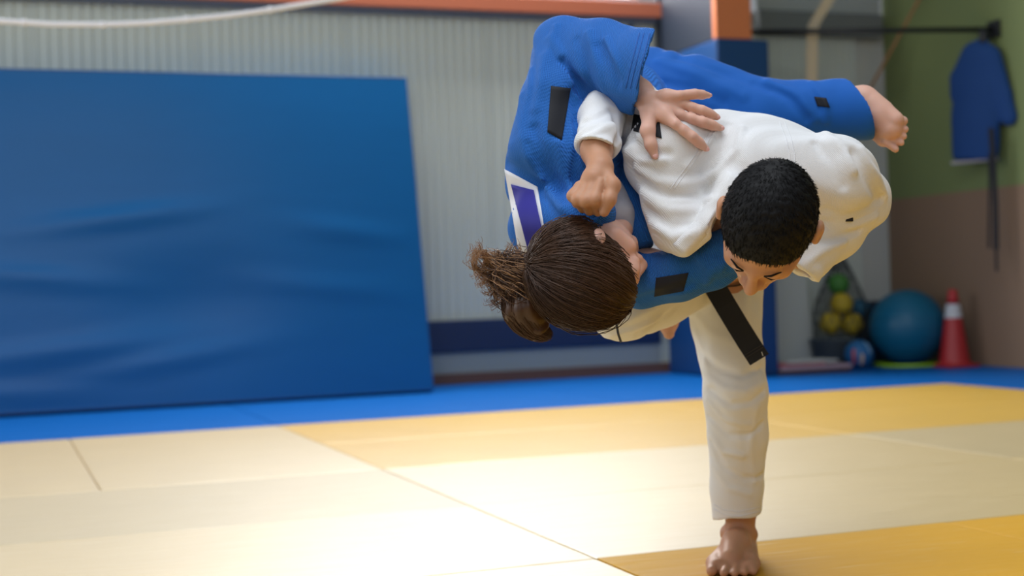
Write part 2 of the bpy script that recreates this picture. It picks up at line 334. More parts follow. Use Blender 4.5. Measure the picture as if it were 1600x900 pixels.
# balls
def ball(name, px, py, rpx, Y, m, label, cat='ball', group=None, extra=None, z_floor=None):
    c = bg_at(px, py, Y); d = np.dot(c - CP, FW); r = rpx * d / F
    if z_floor is not None: c[2] = z_floor + r
    e = empty(name, (c[0], c[1], c[2] - r), label, cat, group)
    MB().sphere(c, r, 40, 24).build('ball_skin', m, e, True)
    if extra: extra(e, c, r)
    return c, r
def rings(axis_list, wd, m):
    def f(e, c, r):
        for ax, off in axis_list:
            ax = np.array(ax, float); ax /= np.linalg.norm(ax); a = np.cross(ax, [.31, .2, .9]); a /= np.linalg.norm(a); b = np.cross(ax, a); rr = r * math.sqrt(1 - off * off)
            MB().tube([c + ax * off * r + rr * (math.cos(t) * a + math.sin(t) * b) for t in np.linspace(0, 2 * math.pi, 41)], wd, 6, False).build('seam_ring', m, e, True)
    return f
M_ex = mat('exercise_rubber', (0.004, 0.11, 0.205), 0.42, 0.35)
bc, br = ball('exercise_ball', 1418, 514, 58.5, 8.62, M_ex, 'large teal-blue exercise ball on a green hoop beside the cone', extra=rings([((0, 0, 1), o) for o in (-.75, -.5, -.25, 0, .25, .5, .75)], .002, mat('exercise_ridge', (0.004, 0.10, 0.19), 0.45)), z_floor=.012)
hp = MB().tube([np.array([bc[0] + .235 * math.cos(t), bc[1] + .235 * math.sin(t), .014]) for t in np.linspace(0, 2 * math.pi, 49)], .013, 8, False)
tag(hp.build('hoop', mat('hoop_green', (0.30, 0.55, 0.03), 0.4), None, True), 'lime green plastic hoop lying under the exercise ball', 'hoop')
def panels(e, c, r):
    for (ax, ang_, m) in (((-.8, -.55, -.1), .55, mat('volley_red', (0.45, 0.05, 0.03), .5)), ((-.35, -.9, -.35), .42, mat('volley_cream', (0.6, 0.42, 0.28), .5)), ((.25, -.8, .55), .5, mat('volley_pale', (0.25, 0.42, 0.62), .5))):
        ax = np.array(ax); ax = ax / np.linalg.norm(ax); a = np.cross(ax, [0, 0, 1]); a /= np.linalg.norm(a); b = np.cross(ax, a); m_ = MB(); R = []
        for i in range(1, 7):
            th = ang_ * i / 6; R.append([m_.bm.verts.new(c + r * 1.012 * (math.cos(th) * ax + math.sin(th) * ((.55 * math.cos(p)) * a + 1.0 * math.sin(p) * b))) for p in np.linspace(0, 2 * math.pi, 25)[:-1]])
        for A_, B_ in zip(R, R[1:]):
            for k in range(24): m_.bm.faces.new((A_[k], A_[(k + 1) % 24], B_[(k + 1) % 24], B_[k]))
        m_.bm.faces.new(R[0]); m_.build('ball_panel', m, e, True)
ball('volleyball', 1342, 550, 22.5, 8.62, mat('volley_blue', (0.01, 0.12, 0.32), .5), 'red, cream and blue volleyball on the floor by the exercise ball', extra=panels, z_floor=.0)
# bucket with the balls in their net
bk = bg_at(1303, 560, YB - .36); dB = np.dot(bk - CP, FW); bR = 36 * dB / F; zbk = bg_at(1303, 528, YB - .36)[2]
bu = empty('bucket', (bk[0], bk[1], 0), 'grey plastic tub under the yellow balls', 'tub')
MB().lathe([(bR * .85, 0), (bR, zbk * .96), (bR * 1.06, zbk * .96), (bR * 1.06, zbk), (bR * .97, zbk), (bR * .82, .02)], (bk[0], bk[1], 0), 28).build('tub_body', mat('tub_grey', (0.16, 0.19, 0.20), .6), bu, True)
M_yb = mat('ball_yellow', (0.50, 0.36, 0.02), .6); sm = mat('ball_seam', (0.25, 0.19, 0.03), .7)
rg = rings([((1, .2, .1), .0), ((.1, .3, 1), .0), ((.2, 1, .2), .3)], .0035, sm)
for px, py, lab in ((1298, 505, 'yellow ball lower left in the net of balls'), (1331, 506, 'yellow ball lower right in the net of balls'), (1315, 475, 'yellow ball resting on the two lower yellow balls')):
    ball('yellow_ball', px, py, 17.5, YB - .36 - (.03 if py < 490 else 0), M_yb, lab, group='yellow balls in the net', extra=rg)
ball('green_ball', 1310, 444, 16.5, YB - .34, mat('ball_green', (0.05, 0.20, 0.03), .6), 'green ball topmost in the net of balls', extra=rings([((1, .2, .1), .0)], .0035, mat('gseam', (.03, .11, .02))))
ball('blue_ball', 1344, 482, 15, YB - .25, mat('ball_blue', (0.01, 0.13, 0.25), .6), 'small blue ball behind the yellow balls', extra=rings([((1, .2, .1), .0)], .0035, mat('bseam', (.01, .07, .14))))
tag(MB().box((bg_at(1335, 500, YB - .1)[0], YB - .22, 0), (bg_at(1400, 500, YB - .1)[0], YB - .05, bg_at(1370, 470, YB - .2)[2]), .02).build('bench_box', mat('bench_navy', (0.006, 0.02, 0.05), .6)), 'dark navy low box by the wall behind the exercise ball', 'box')
# net
net = MB(); topn = bg_at(1312, 395, YB - .2); hN = topn[2]
cb = bg_at(1313, 490, YB - .36); rN = 45 * dB / F
def npt(a, t):
    z = topn[2] * (1 - t) + (zbk * .9) * t; w = rN * min(1, (t / .62)) ** .8; c = topn * (1 - t) + cb * t
    return np.array([c[0] + w * math.cos(a), c[1] + w * .75 * math.sin(a), z])
for k in range(16):
    for s in (1, -1): net.tube([npt(2 * math.pi * k / 16 + s * t * 1.6, t) for t in np.linspace(.02, 1, 12)], .0032, 4)
o = net.build('ball_net', mat('net_black', (0.02, 0.025, 0.03), .8)); tag(o, 'dark mesh net hanging around the pile of small balls', 'net')
# brown cord from which the net hangs
q0, q1 = bg_at(1352, 152, YB - .10), on_plane_x(1452, -30, XR - .03); qm = bg_at(1322, 260, YB - .14)
tag(MB().tube([topn + np.array([0, 0, .004]), qm, q0, q1, q1 + (q1 - q0) * .5 * np.array([0, 1, 1])], .012, 10).build('brown_cord', mat('cord_brown', (0.33, 0.17, 0.07), 0.7, noise=.2, nscale=12), None, True), 'thin brown cord slanting across the corner by the green wall', 'cord')
# cone
cc = floor_at(1492, 573); dc = np.dot(cc - CP, FW); s_ = dc / F; hC = 121 * s_
co = empty('traffic_cone', (cc[0], cc[1], 0), 'red traffic cone with a white band beside the exercise ball', 'cone')
M_red = mat('cone_red', (0.42, 0.022, 0.025), .45); M_wh = mat('cone_white', (0.55, 0.56, 0.58), .5)
def cr(t): return (23.5 * (1 - t) + 6.5 * t) * s_
MB().box((cc[0] - 27 * s_, cc[1] - 27 * s_, 0), (cc[0] + 27 * s_, cc[1] + 27 * s_, .022), .006).build('base', M_red, co)
MB().lathe([(cr(0) * 1.12, .02), (cr(0), .04)] + [(cr(t), .03 + (hC - .03) * t) for t in (.05, .3, .61)], (cc[0], cc[1], 0), 32, False).build('lower_cone', M_red, co, True)
MB().lathe([(cr(t) + .003, .03 + (hC - .03) * t) for t in (.61, .70, .80)], (cc[0], cc[1], 0), 32, False).build('white_band', M_wh, co, True)
MB().lathe([(cr(t), .03 + (hC - .03) * t) for t in (.80, .9, .985)] + [(cr(1) * .8, hC)], (cc[0], cc[1], 0), 32, True).build('tip', M_red, co, True)
# ------------------------------------------------------------------ modelling in distance fields (smoothly blended bodies and cloth)
f32 = np.float32
def T(px, py, d): return at(px, py, d)
class Pr:
    def __init__(s, f, lo, hi): s.f, s.lo, s.hi = f, np.asarray(lo, float), np.asarray(hi, float)
    def __call__(s, P): return s.f(P)
def chain(pts, flat=None):
    """tapered limb through (point, radius); flat=(axis, factor) thins it along the axis"""
    C = np.array([p for p, r in pts], float); R = np.array([r for p, r in pts], float)
    lo = (C - R[:, None]).min(0); hi = (C + R[:, None]).max(0)
    def f(P):
        Q = P
        CC = C
        if flat is not None:
            n = np.asarray(flat[0], float); n = n / np.linalg.norm(n); k = 1 / flat[1] - 1; c0 = C.mean(0)
            Q = P + (((P - c0) @ n) * k)[:, None] * n; CC = C + (((C - c0) @ n) * k)[:, None] * n
        best = None
        for i in range(len(CC) - 1):
            a, b = CC[i], CC[i + 1]; ab = b - a; L2 = ab @ ab + 1e-12
            t = np.clip(((Q - a) @ ab) / L2, 0, 1)
            d = np.sqrt((((Q - a) - t[:, None] * ab) ** 2).sum(1)) - (R[i] + (R[i + 1] - R[i]) * t)
            best = d if best is None else smin(best, d, 0.012)
        if flat is not None: best = best * (0.5 + 0.5 * flat[1])
        return best
    return Pr(f, lo, hi)
def ell(c, rad, rot=None):
    c = np.asarray(c, float); rad = np.asarray(rad, float); R = np.eye(3) if rot is None else np.asarray(rot, float)   # rows: local axes
    m = np.sqrt(((R * rad[:, None]) ** 2).sum(0))
    def f(P):
        q = ((P - c) @ R.T); k0 = np.sqrt(((q / rad) ** 2).sum(1)); k1 = np.sqrt(((q / rad ** 2) ** 2).sum(1)) + 1e-9
        return np.where(k0 < 1e-3, -rad.min(), k0 * (k0 - 1) / k1)
    return Pr(f, c - m, c + m)
def smin(a, b, k):
    h = np.clip(0.5 + 0.5 * (b - a) / k, 0, 1); return b * (1 - h) + a * h - k * h * (1 - h)
def union(prims, k=0.02, m=0.06):
    lo = np.min([p.lo for p in prims], 0); hi = np.max([p.hi for p in prims], 0)
    def f(P):
        d = np.full(len(P), 0.25)
        for p in prims:
            s = np.all((P > p.lo - m) & (P < p.hi + m), 1)
            if s.any(): d[s] = smin(d[s], p.f(P[s]), k)
        return d
    return Pr(f, lo, hi)
def plane_cut(p, c, n):           # keep the side n points away from
    n = np.asarray(n, float); n = n / np.linalg.norm(n); c = np.asarray(c, float)
    return Pr(lambda P: np.maximum(p.f(P), (P - c) @ n), p.lo, p.hi)
def cut(p, q, k=0.004): return Pr(lambda P: -smin(-p.f(P), q.f(P), k), p.lo, p.hi)
def seg_d(P, pl):
    best = None
    for a, b in zip(pl, pl[1:]):
        ab = b - a; t = np.clip(((P - a) @ ab) / (ab @ ab + 1e-12), 0, 1); d = ((P - a - t[:, None] * ab) ** 2).sum(1)
        best = d if best is None else np.minimum(best, d)
    return np.sqrt(best)
def folds(p, lines, wr=0.0, freq=60.0, seed=0):
    """lines: (polyline, width, height): raised (+) or sunk (-) creases; wr: small irregular rumpling"""
    r = np.random.default_rng(seed); W = [(r.normal(size=3), r.uniform(0, 6.3)) for _ in range(5)]
    def f(P):
        d = p.f(P); s = np.abs(d) < 0.05
        if not s.any(): return d
        Q = P[s]; e = np.zeros(len(Q))
        for pl, w, a in lines:
            pl = np.asarray(pl); lo, hi = pl.min(0) - 2.5 * w, pl.max(0) + 2.5 * w; t = np.all((Q > lo) & (Q < hi), 1)
            if t.any(): e[t] += a * np.exp(-(seg_d(Q[t], pl) / w) ** 2)
        if wr:
            ph = sum(np.sin(Q @ (w * freq * 0.25) + o) for w, o in W[:3]); x = np.sin(Q @ (W[3][0] * freq * .55) + 1.6 * ph + W[3][1]) * np.sin(Q @ (W[4][0] * freq * .3) + ph)
            e += wr * x
        d = d.copy(); d[s] -= e; return d
    return Pr(f, p.lo - 0.01, p.hi + 0.01)
def nets(p, h, pad=0.015):
    lo = p.lo - pad - 2 * h; n8 = np.ceil((p.hi + pad + 2 * h - lo) / (8 * h)).astype(int); n = n8 * 8
    gi = np.stack(np.meshgrid(*[np.arange(k) for k in n8], indexing='ij'), -1).reshape(-1, 3)
    dc = p.f(lo + (gi * 8 + 3.5) * h); act = np.abs(dc) < 8 * h * 0.87 * 1.35 + 0.006
    D = np.repeat(np.repeat(np.repeat(np.where(dc < 0, -1, 1).reshape(n8).astype(f32), 8, 0), 8, 1), 8, 2)
    off = np.stack(np.meshgrid(*[np.arange(8)] * 3, indexing='ij'), -1).reshape(-1, 3)
    ga = gi[act]
    for i in range(0, len(ga), 600):
        I = (ga[i:i + 600, None, :] * 8 + off[None]).reshape(-1, 3); v = p.f(lo + I * h); D[I[:, 0], I[:, 1], I[:, 2]] = v
    S = D < 0; c = np.zeros(tuple(n - 1), np.int8)
    sl = [slice(0, -1), slice(1, None)]
    for a in (0, 1):
        for b in (0, 1):
            for e in (0, 1): c += S[sl[a], sl[b], sl[e]]
    cells = np.argwhere((c > 0) & (c < 8)); idx = np.full(tuple(n - 1), -1, np.int32); idx[tuple(cells.T)] = np.arange(len(cells))
    acc = np.zeros((len(cells), 3)); cnt = np.zeros(len(cells)); cor = [np.array((a, b, e)) for a in (0, 1) for b in (0, 1) for e in (0, 1)]
    for i in range(8):
        for j in range(i + 1, 8):
            df = cor[j] - cor[i]
            if np.abs(df).sum() != 1: continue
            A = D[tuple((cells + cor[i]).T)].astype(float); B = D[tuple((cells + cor[j]).T)].astype(float); x = (A < 0) != (B < 0)
            t = A[x] / (A[x] - B[x]); acc[x] += cor[i] + t[:, None] * df; cnt[x] += 1
    V = lo + (cells + acc / cnt[:, None]) * h
    Q = []
    for ax in range(3):
        s0 = [slice(None)] * 3; s1 = [slice(None)] * 3; s0[ax] = slice(0, -1); s1[ax] = slice(1, None)
        E = np.argwhere(S[tuple(s0)] != S[tuple(s1)]); u, w = (ax + 1) % 3, (ax + 2) % 3
        E = E[(E[:, u] > 0) & (E[:, w] > 0) & (E[:, u] < n[u] - 1) & (E[:, w] < n[w] - 1)]
        if not len(E): continue
        fl = S[tuple(E.T)]; du = np.eye(3, dtype=int)[u]; dw = np.eye(3, dtype=int)[w]
        q = np.stack([idx[tuple((E - du - dw).T)], idx[tuple((E - dw).T)], idx[tuple(E.T)], idx[tuple((E - du).T)]], 1)
        q[~fl] = q[~fl][:, ::-1]; Q.append(q)
    Q = np.concatenate(Q); Q = Q[(Q >= 0).all(1)]; return V, Q
def npmesh(name, V, Q):
    me = bpy.data.meshes.new(name); k = Q.shape[1]
    me.vertices.add(len(V)); me.vertices.foreach_set('co', np.asarray(V, f32).ravel())
    me.loops.add(Q.size); me.loops.foreach_set('vertex_index', Q.ravel().astype(np.int32))
    me.polygons.add(len(Q)); me.polygons.foreach_set('loop_start', (np.arange(len(Q)) * k).astype(np.int32)); me.polygons.foreach_set('loop_total', np.full(len(Q), k, np.int32))
    me.update(calc_edges=True); me.validate(); return me
def solid(name, p, h, m, parent): 
    V, Q = nets(p, h); return link(name, npmesh(name, V, Q), m, parent, True)
def surf(p, px, py, d0, d1, n=140):
    """depth at which the line of sight through each pixel meets the surface"""
    px, py = np.asarray(px, float).ravel(), np.asarray(py, float).ravel(); ds = np.linspace(d0, d1, n)
    A = np.array([at(x, y, 1.0) for x, y in zip(px, py)]); dr = A - CP
    P = (CP + dr[:, None, :] * ds[None, :, None]).reshape(-1, 3); v = p.f(P).reshape(len(px), n); ins = v < 0
    k = np.where(ins.any(1), ins.argmax(1), -1); out = np.full(len(px), np.nan)
    for i, j in enumerate(k):
        if j > 0: a, b = v[i, j - 1], v[i, j]; out[i] = ds[j - 1] + (ds[j] - ds[j - 1]) * a / (a - b)
    bad = np.isnan(out)
    if bad.any() and not bad.all():
        g_ = np.flatnonzero(~bad)
        for i in np.flatnonzero(bad): out[i] = out[g_[np.argmin((px[g_] - px[i]) ** 2 + (py[g_] - py[i]) ** 2)]]
    return out
def decal(name, p, quad, m, parent, d0, d1, nu=14, nv=14, off=0.002, thick=0.003, smooth=0):
    """cloth patch sewn on the surface; quad = four corners"""
    q = np.array(quad, float); U, W = np.meshgrid(np.linspace(0, 1, nu), np.linspace(0, 1, nv), indexing='ij')
    X = ((1 - U) * (1 - W))[..., None] * q[0] + (U * (1 - W))[..., None] * q[1] + (U * W)[..., None] * q[2] + ((1 - U) * W)[..., None] * q[3]
    d = surf(p, X[..., 0], X[..., 1], d0, d1).reshape(nu, nv)
    if smooth:
        for _ in range(smooth): pd = np.pad(d, 1, 'edge'); d = np.minimum(d, (pd[:-2, 1:-1] + pd[2:, 1:-1] + pd[1:-1, :-2] + pd[1:-1, 2:] + 2 * d) / 6 + .0008)
    A = np.array([[at(X[i, j, 0], X[i, j, 1], d[i, j] - off) for j in range(nv)] for i in range(nu)]); B = np.array([[at(X[i, j, 0], X[i, j, 1], d[i, j] + thick) for j in range(nv)] for i in range(nu)])
    V = np.concatenate([A.reshape(-1, 3), B.reshape(-1, 3)]); N = nu * nv; Q = []
    for i in range(nu - 1):
        for j in range(nv - 1):
            a = i * nv + j; Q.append((a, a + 1, a + nv + 1, a + nv)); Q.append((N + a, N + a + nv, N + a + nv + 1, N + a + 1))
    for i in range(nu - 1):
        for j in (0, nv - 1): a = i * nv + j; Q.append((a, a + nv, N + a + nv, N + a))
    for j in range(nv - 1):
        for i in (0, nu - 1): a = i * nv + j; Q.append((a, a + 1, N + a + 1, N + a))
    me = npmesh(name, V, np.array(Q)); bm = bmesh.new(); bm.from_mesh(me); bmesh.ops.recalc_face_normals(bm, faces=bm.faces); bm.to_mesh(me); bm.free()
    return link(name, me, m, parent, True)
def resample(pl, n):
    pl = np.array(pl, float); s = np.r_[0, np.cumsum(np.linalg.norm(np.diff(pl, axis=0), axis=1))]; t = np.linspace(0, s[-1], n)
    return np.stack([np.interp(t, s, pl[:, k]) for k in range(pl.shape[1])], 1)
def seam(name, p, pl, r, m, parent, d0, d1, n=24, off=0.0):
    pl = resample(pl, n); d = surf(p, pl[:, 0], pl[:, 1], d0, d1)
    return MB().tube([at(x, y, dd - off) for (x, y), dd in zip(pl, d)], r, 6).build(name, m, parent, True)
def sp(p, pl, d0, d1, n=10):      # polyline of points on a surface, from pixels
    pl = resample(pl, n); d = surf(p, pl[:, 0], pl[:, 1], d0, d1); return np.array([at(x, y, dd) for (x, y), dd in zip(pl, d)])
TOC = -FW                          # towards the camera
def ivec(x, y, z):                # image right, image down, towards camera -> world
    v = x * (CR * RT - SR * UP) - y * (SR * RT + CR * UP) + z * TOC; return v
def frame(side, fwd):             # rows: side, forward, up
    f_ = fwd / np.linalg.norm(fwd); s = side - f_ * (side @ f_); s /= np.linalg.norm(s); u = np.cross(s, f_); return np.array([s, f_, u])

# ------------------------------------------------------------------ head, hand, foot builders
def head_prims(c, R, s=1.0, neck=None, ear=1.0):
    def L(x, y, z): return c + s * (np.array([x, y, z]) @ R)
    P = [ell(L(0, -.008, .035), np.array([.075, .094, .088]) * s, R), ell(L(0, .028, -.045), np.array([.058, .066, .072]) * s, R),
         chain([(L(-.03, .075, .012), .014 * s), (L(0, .082, .012), .014 * s), (L(.03, .075, .012), .014 * s)]),
         chain([(L(0, .094, .0), .008 * s), (L(0, .110, -.032), .0115 * s)]), chain([(L(-.012, .098, -.036), .008 * s), (L(.012, .098, -.036), .008 * s)]),
         chain([(L(-.042, .058, -.03), .02 * s), (L(-.05, .03, -.04), .02 * s)]), chain([(L(.042, .058, -.03), .02 * s), (L(.05, .03, -.04), .02 * s)]),
         chain([(L(-.018, .088, -.066), .0075 * s), (L(0, .094, -.064), .008 * s), (L(.018, .088, -.066), .0075 * s)]), chain([(L(-.014, .088, -.078), .007 * s), (L(0, .092, -.079), .008 * s), (L(.014, .088, -.078), .007 * s)]),
         ell(L(0, .07, -.106), np.array([.026, .024, .02]) * s, R)]
    for sg in (-1, 1): P.append(ell(L(sg * .031, .076, -.004), np.array([.016, .012, .011]) * s, R))
    if neck is not None: P.append(chain(neck))
    h = union(P, 0.012 * s)
    ears = []
    for sg in (-1, 1):
        E = ell(L(sg * (.076 + .010 * ear), -.014, -.005), np.array([.0115, .021, .033]) * s * ear, R); E = cut(E, ell(L(sg * (.084 + .015 * ear), -.006, -.002), np.array([.010, .012, .02]) * s * ear, R), 0.003); ears.append(E)
    return union([h] + ears, 0.006 * s), L
def hand_prims(wrist, knuck, tips, rf, palm_n, thumb, bend=None, wrist_r=.026):
    """wrist point, four knuckles, (mid, tip) chains for each finger, thumb chain"""
    P = []
    w = np.asarray(wrist); k = [np.asarray(x) for x in knuck]
    for i, x in enumerate(k): P.append(chain([(w + (x - w) * .12 + (k[i] - sum(k) / 4) * .25, wrist_r * .62), (w + (x - w) * .6, .0135), (x, rf[i] * 1.3)], None))
    for x, t, r in zip(k, tips, rf): P.append(chain([(x, r * 1.18)] + [(p, r * (1.08 - .1 * j)) for j, p in enumerate(t)]))
    P.append(chain(thumb))
    return P
def strands_mesh(name, curves, r0, r1):
    """hair: curves (S, n, 3) -> three-sided tapering tubes in one mesh"""
    C = np.asarray(curves); S, n, _ = C.shape; Tn = np.gradient(C, axis=1); Tn /= np.linalg.norm(Tn, axis=2, keepdims=True) + 1e-9
    a = np.cross(Tn, np.array([.31, .52, .79])); a /= np.linalg.norm(a, axis=2, keepdims=True) + 1e-9; b = np.cross(Tn, a); rad = np.linspace(r0, r1, n)[None, :, None]
    V = np.stack([C + rad * (math.cos(t) * a + math.sin(t) * b) for t in (0, 2.094, 4.189)], 2)
    base = (np.arange(S)[:, None, None] * n + np.arange(n - 1)[None, :, None]) * 3; k = np.arange(3)[None, None]; k1 = (k + 1) % 3
    Q = np.stack([base + k, base + k1, base + 3 + k1, base + 3 + k], -1).reshape(-1, 4)
    return npmesh(name, V.reshape(-1, 3), Q)
def smooth_curve(pts, n):
    P = np.array(pts, float); m = len(P); t = np.linspace(0, m - 1, n); out = []
    for x in t:
        i = min(int(x), m - 2); u = x - i; p0, p1, p2, p3 = P[max(i - 1, 0)], P[i], P[i + 1], P[min(i + 2, m - 1)]
        out.append(.5 * ((2 * p1) + (-p0 + p2) * u + (2 * p0 - 5 * p1 + 4 * p2 - p3) * u * u + (-p0 + 3 * p1 - 3 * p2 + p3) * u ** 3))
    return np.array(out)

M_white = mat('judo_cotton_white', (0.78, 0.78, 0.79), 0.85, 0.2, sheen=0.15, extra=weave(130, 0.35, (0.3, 0.5, 0.2)))
M_whitep = mat('trouser_cotton_white', (0.77, 0.77, 0.78), 0.85, 0.2, sheen=0.15, bump=0.05, bscale=500)
M_blue = mat('judo_cotton_blue', (0.022, 0.15, 0.53), 0.8, 0.2, sheen=0.05, extra=weave(105, 1.0, (0.2, 0.4, 0.9)))
M_bluep = mat('trouser_cotton_blue', (0.010, 0.105, 0.42), 0.75, 0.2, sheen=0.05, bump=0.05, bscale=500)
M_black = mat('black_cloth', (0.012, 0.013, 0.018), 0.7, 0.3, bump=0.05, bscale=400)
M_purple = mat('purple_print', (0.025, 0.022, 0.26), 0.6, 0.3)
M_skin_a = mat('skin_tan', (0.50, 0.255, 0.15), 0.5, 0.35, sss=0.25, noise=0.06, nscale=40)
M_skin_b = mat('skin_fair', (0.68, 0.40, 0.31), 0.5, 0.35, sss=0.25, noise=0.06, nscale=40)
M_hair_a = mat('hair_black', (0.004, 0.004, 0.005), 0.6, 0.2)
M_hair_b = mat('hair_brown', (0.060, 0.027, 0.014), 0.4, 0.4, noise=0.55, nscale=45)
M_nail = mat('nail', (0.75, 0.42, 0.38), 0.3, 0.5)

# ================================================================== person in white
PW = empty('person', floor_at(1150, 885), 'person in white judo suit bowed forward on one bare foot, throwing another', 'person')
hr = math.radians(17.5); el = math.radians(11)
fwd = ivec(-math.sin(hr) * math.cos(el), math.cos(hr) * math.cos(el), math.sin(el)); sid = ivec(-math.cos(hr), -math.sin(hr), -.20)
HS = .985; RW = frame(sid, fwd); cW = T(1199, 354, 2.47)
headW, LW = head_prims(cW, RW, HS, [(cW + np.array([0, -.03, -.06]) @ RW, .056), (T(1180, 330, 2.66), .058), (T(1160, 320, 2.78), .07)])
foot_t = floor_at(1150, 897); az = lambda p, z: np.array([p[0], p[1], z])
ankW = T(1157, 832, 3.30); fd = foot_t - ankW; fd[2] = 0; fd /= np.linalg.norm(fd); fs = np.cross(fd, UP)     # fs: towards image left
def FT(f, s, z): return np.array([ankW[0], ankW[1], 0]) + fd * f * 1.12 + fs * (s * 1.15 + .004) + UP * z
FIST = union([chain([(T(938, 262, 2.655), .0225), (T(929, 282, 2.638), .0235), (T(918, 297, 2.634), .0185)]), chain([(T(938, 264, 2.65), .022), (T(940, 284, 2.632), .018)]),
    chain([(T(946, 274, 2.638), .0165), (T(957, 290, 2.617), .0135), (T(952, 312, 2.602), .0112), (T(944, 331, 2.606), .0096)]),
    chain([(T(938, 285, 2.618), .0105), (T(929, 312, 2.600), .0105), (T(934, 331, 2.630), .0090)]), chain([(T(925, 290, 2.620), .0105), (T(915, 314, 2.603), .0105), (T(921, 330, 2.635), .0090)]),
    chain([(T(914, 292, 2.624), .0100), (T(903, 312, 2.610), .0100), (T(910, 326, 2.640), .0088)]), chain([(T(905, 290, 2.632), .0092), (T(895, 306, 2.622), .0092), (T(901, 319, 2.645), .0082)])], .0032)
bodyW = union([headW,
    chain([(T(1160, 320, 2.80), .095), (T(1150, 330, 3.0), .11), (T(1112, 380, 3.28), .115)]),
    chain([(T(1160, 320, 2.78), .08), (T(1050, 262, 2.80), .05), (T(955, 145, 2.91), .036), (T(939, 190, 2.79), .033), (T(932, 235, 2.70), .029), (T(938, 264, 2.655), .0235)]),
    chain([(T(1160, 320, 2.78), .08), (T(1300, 290, 2.78), .05), (T(1338, 315, 2.85), .036), (T(1250, 395, 2.78), .028), (T(1215, 405, 2.74), .024)]),
    FIST,
    # standing leg
    chain([(T(1112, 390, 3.28), .10), (T(1138, 520, 3.24), .07), (T(1148, 612, 3.20), .055), (T(1153, 720, 3.27), .046), (T(1157, 800, 3.30), .034), (ankW, .0335)]),
    chain([(FT(0, 0, .065), .033), (FT(-.035, 0, .036), .034)]), chain([(FT(0, 0, .06), .033), (FT(.06, .002, .050), .032), (FT(.12, .006, .030), .026)]),
    chain([(FT(-.02, .01, .03), .028), (FT(.10, .034, .022), .021)]), chain([(FT(-.02, -.01, .03), .028), (FT(.10, -.028, .022), .021)]),
    chain([(FT(.115, .036, .020), .020), (FT(.14, .03, .018), .018)]), chain([(FT(.11, -.032, .018), .018), (FT(.13, -.03, .016), .016)]),
    chain([(FT(.12, .040, .020), .017), (FT(.165, .040, .013), .0115)]), chain([(FT(.12, .012, .018), .013), (FT(.178, .016, .012), .0090)]), chain([(FT(.12, -.006, .018), .012), (FT(.174, -.004, .011), .0085)]), chain([(FT(.115, -.022, .017), .012), (FT(.165, -.022, .011), .0082)]), chain([(FT(.11, -.036, .016), .012), (FT(.152, -.038, .010), .0080)]),
    # ankle bones
    chain([(FT(.0, .026, .068), .013), (FT(.004, .026, .064), .013)]), chain([(FT(-.005, -.026, .062), .013), (FT(-.008, -.026, .06), .013)]),
    # folded leg with its foot
    chain([(T(1095, 410, 3.27), .08), (T(1020, 450, 3.1), .065), (T(974, 476, 2.96), .05), (T(1010, 470, 3.15), .045), (T(1038, 462, 3.33), .032)]),
    chain([(T(1038, 465, 3.34), .032), (T(1043, 500, 3.34), .026), (T(1045, 521, 3.33), .0135)]),
    ], 0.010)
ob = solid('body', bodyW, 0.0028, M_skin_a, PW)

# hair: cropped cap and short strands
Rw = RW
def hairlineW(P):
    q = (P - cW) @ RW.T / HS
    return .008 + .50 * q[:, 1] + .010 * np.cos(q[:, 0] * 40) * (q[:, 1] > 0) - q[:, 2]
capE = ell(LW(0, -.010, .036), np.array([.0815, .1005, .094]) * HS, RW)
capW = Pr(lambda P: -smin(-capE.f(P), -hairlineW(P), 0.006), capE.lo, capE.hi)
capW = folds(capW, [], 0.0012, 420, 3)
hW = solid('hair', capW, 0.0028, M_hair_a, PW)
n = 9000; u = rng.normal(size=(n, 3)); u /= np.linalg.norm(u, axis=1, keepdims=True)
root = u * np.array([.0805, .0995, .093]) + np.array([0, -.010, .036]); keep = root[:, 2] > .010 + .50 * root[:, 1] + .010 * np.cos(root[:, 0] * 40) * (root[:, 1] > 0); u, root = u[keep], root[keep]
whorl = np.array([.012, -.075, .10]); fl = root - whorl; fl -= u * (fl * u).sum(1, keepdims=True); fl /= np.linalg.norm(fl, axis=1, keepdims=True) + 1e-6
fl += rng.normal(size=fl.shape) * .25; ln = rng.uniform(.005, .009, (len(u), 1))
pts = np.stack([root, root + ln * (.5 * fl + .16 * u), root + ln * (1.0 * fl + .14 * u)], 1)
link('hair_strands', strands_mesh('hair_strands', cW + HS * (pts @ RW), .0009, .0003), M_hair_a, hW, True)
# brows and lashes
def on_head(p, L, R, c, x, y, z): return L(x, y, z)
for sg in (-1, 1):
    MB().tube([LW(sg * .018, .0945, .021), LW(sg * .030, .0915, .0245), LW(sg * .045, .079, .020)], [.0014, .0022, .0010], 6).build('eyebrow', M_hair_a, PW, True)
    MB().tube([LW(sg * .018, .0865, -.010), LW(sg * .031, .0885, -.0125), LW(sg * .044, .0815, -.009)], [.0012, .0016, .0012], 6).build('eyelashes', M_hair_a, PW, True)

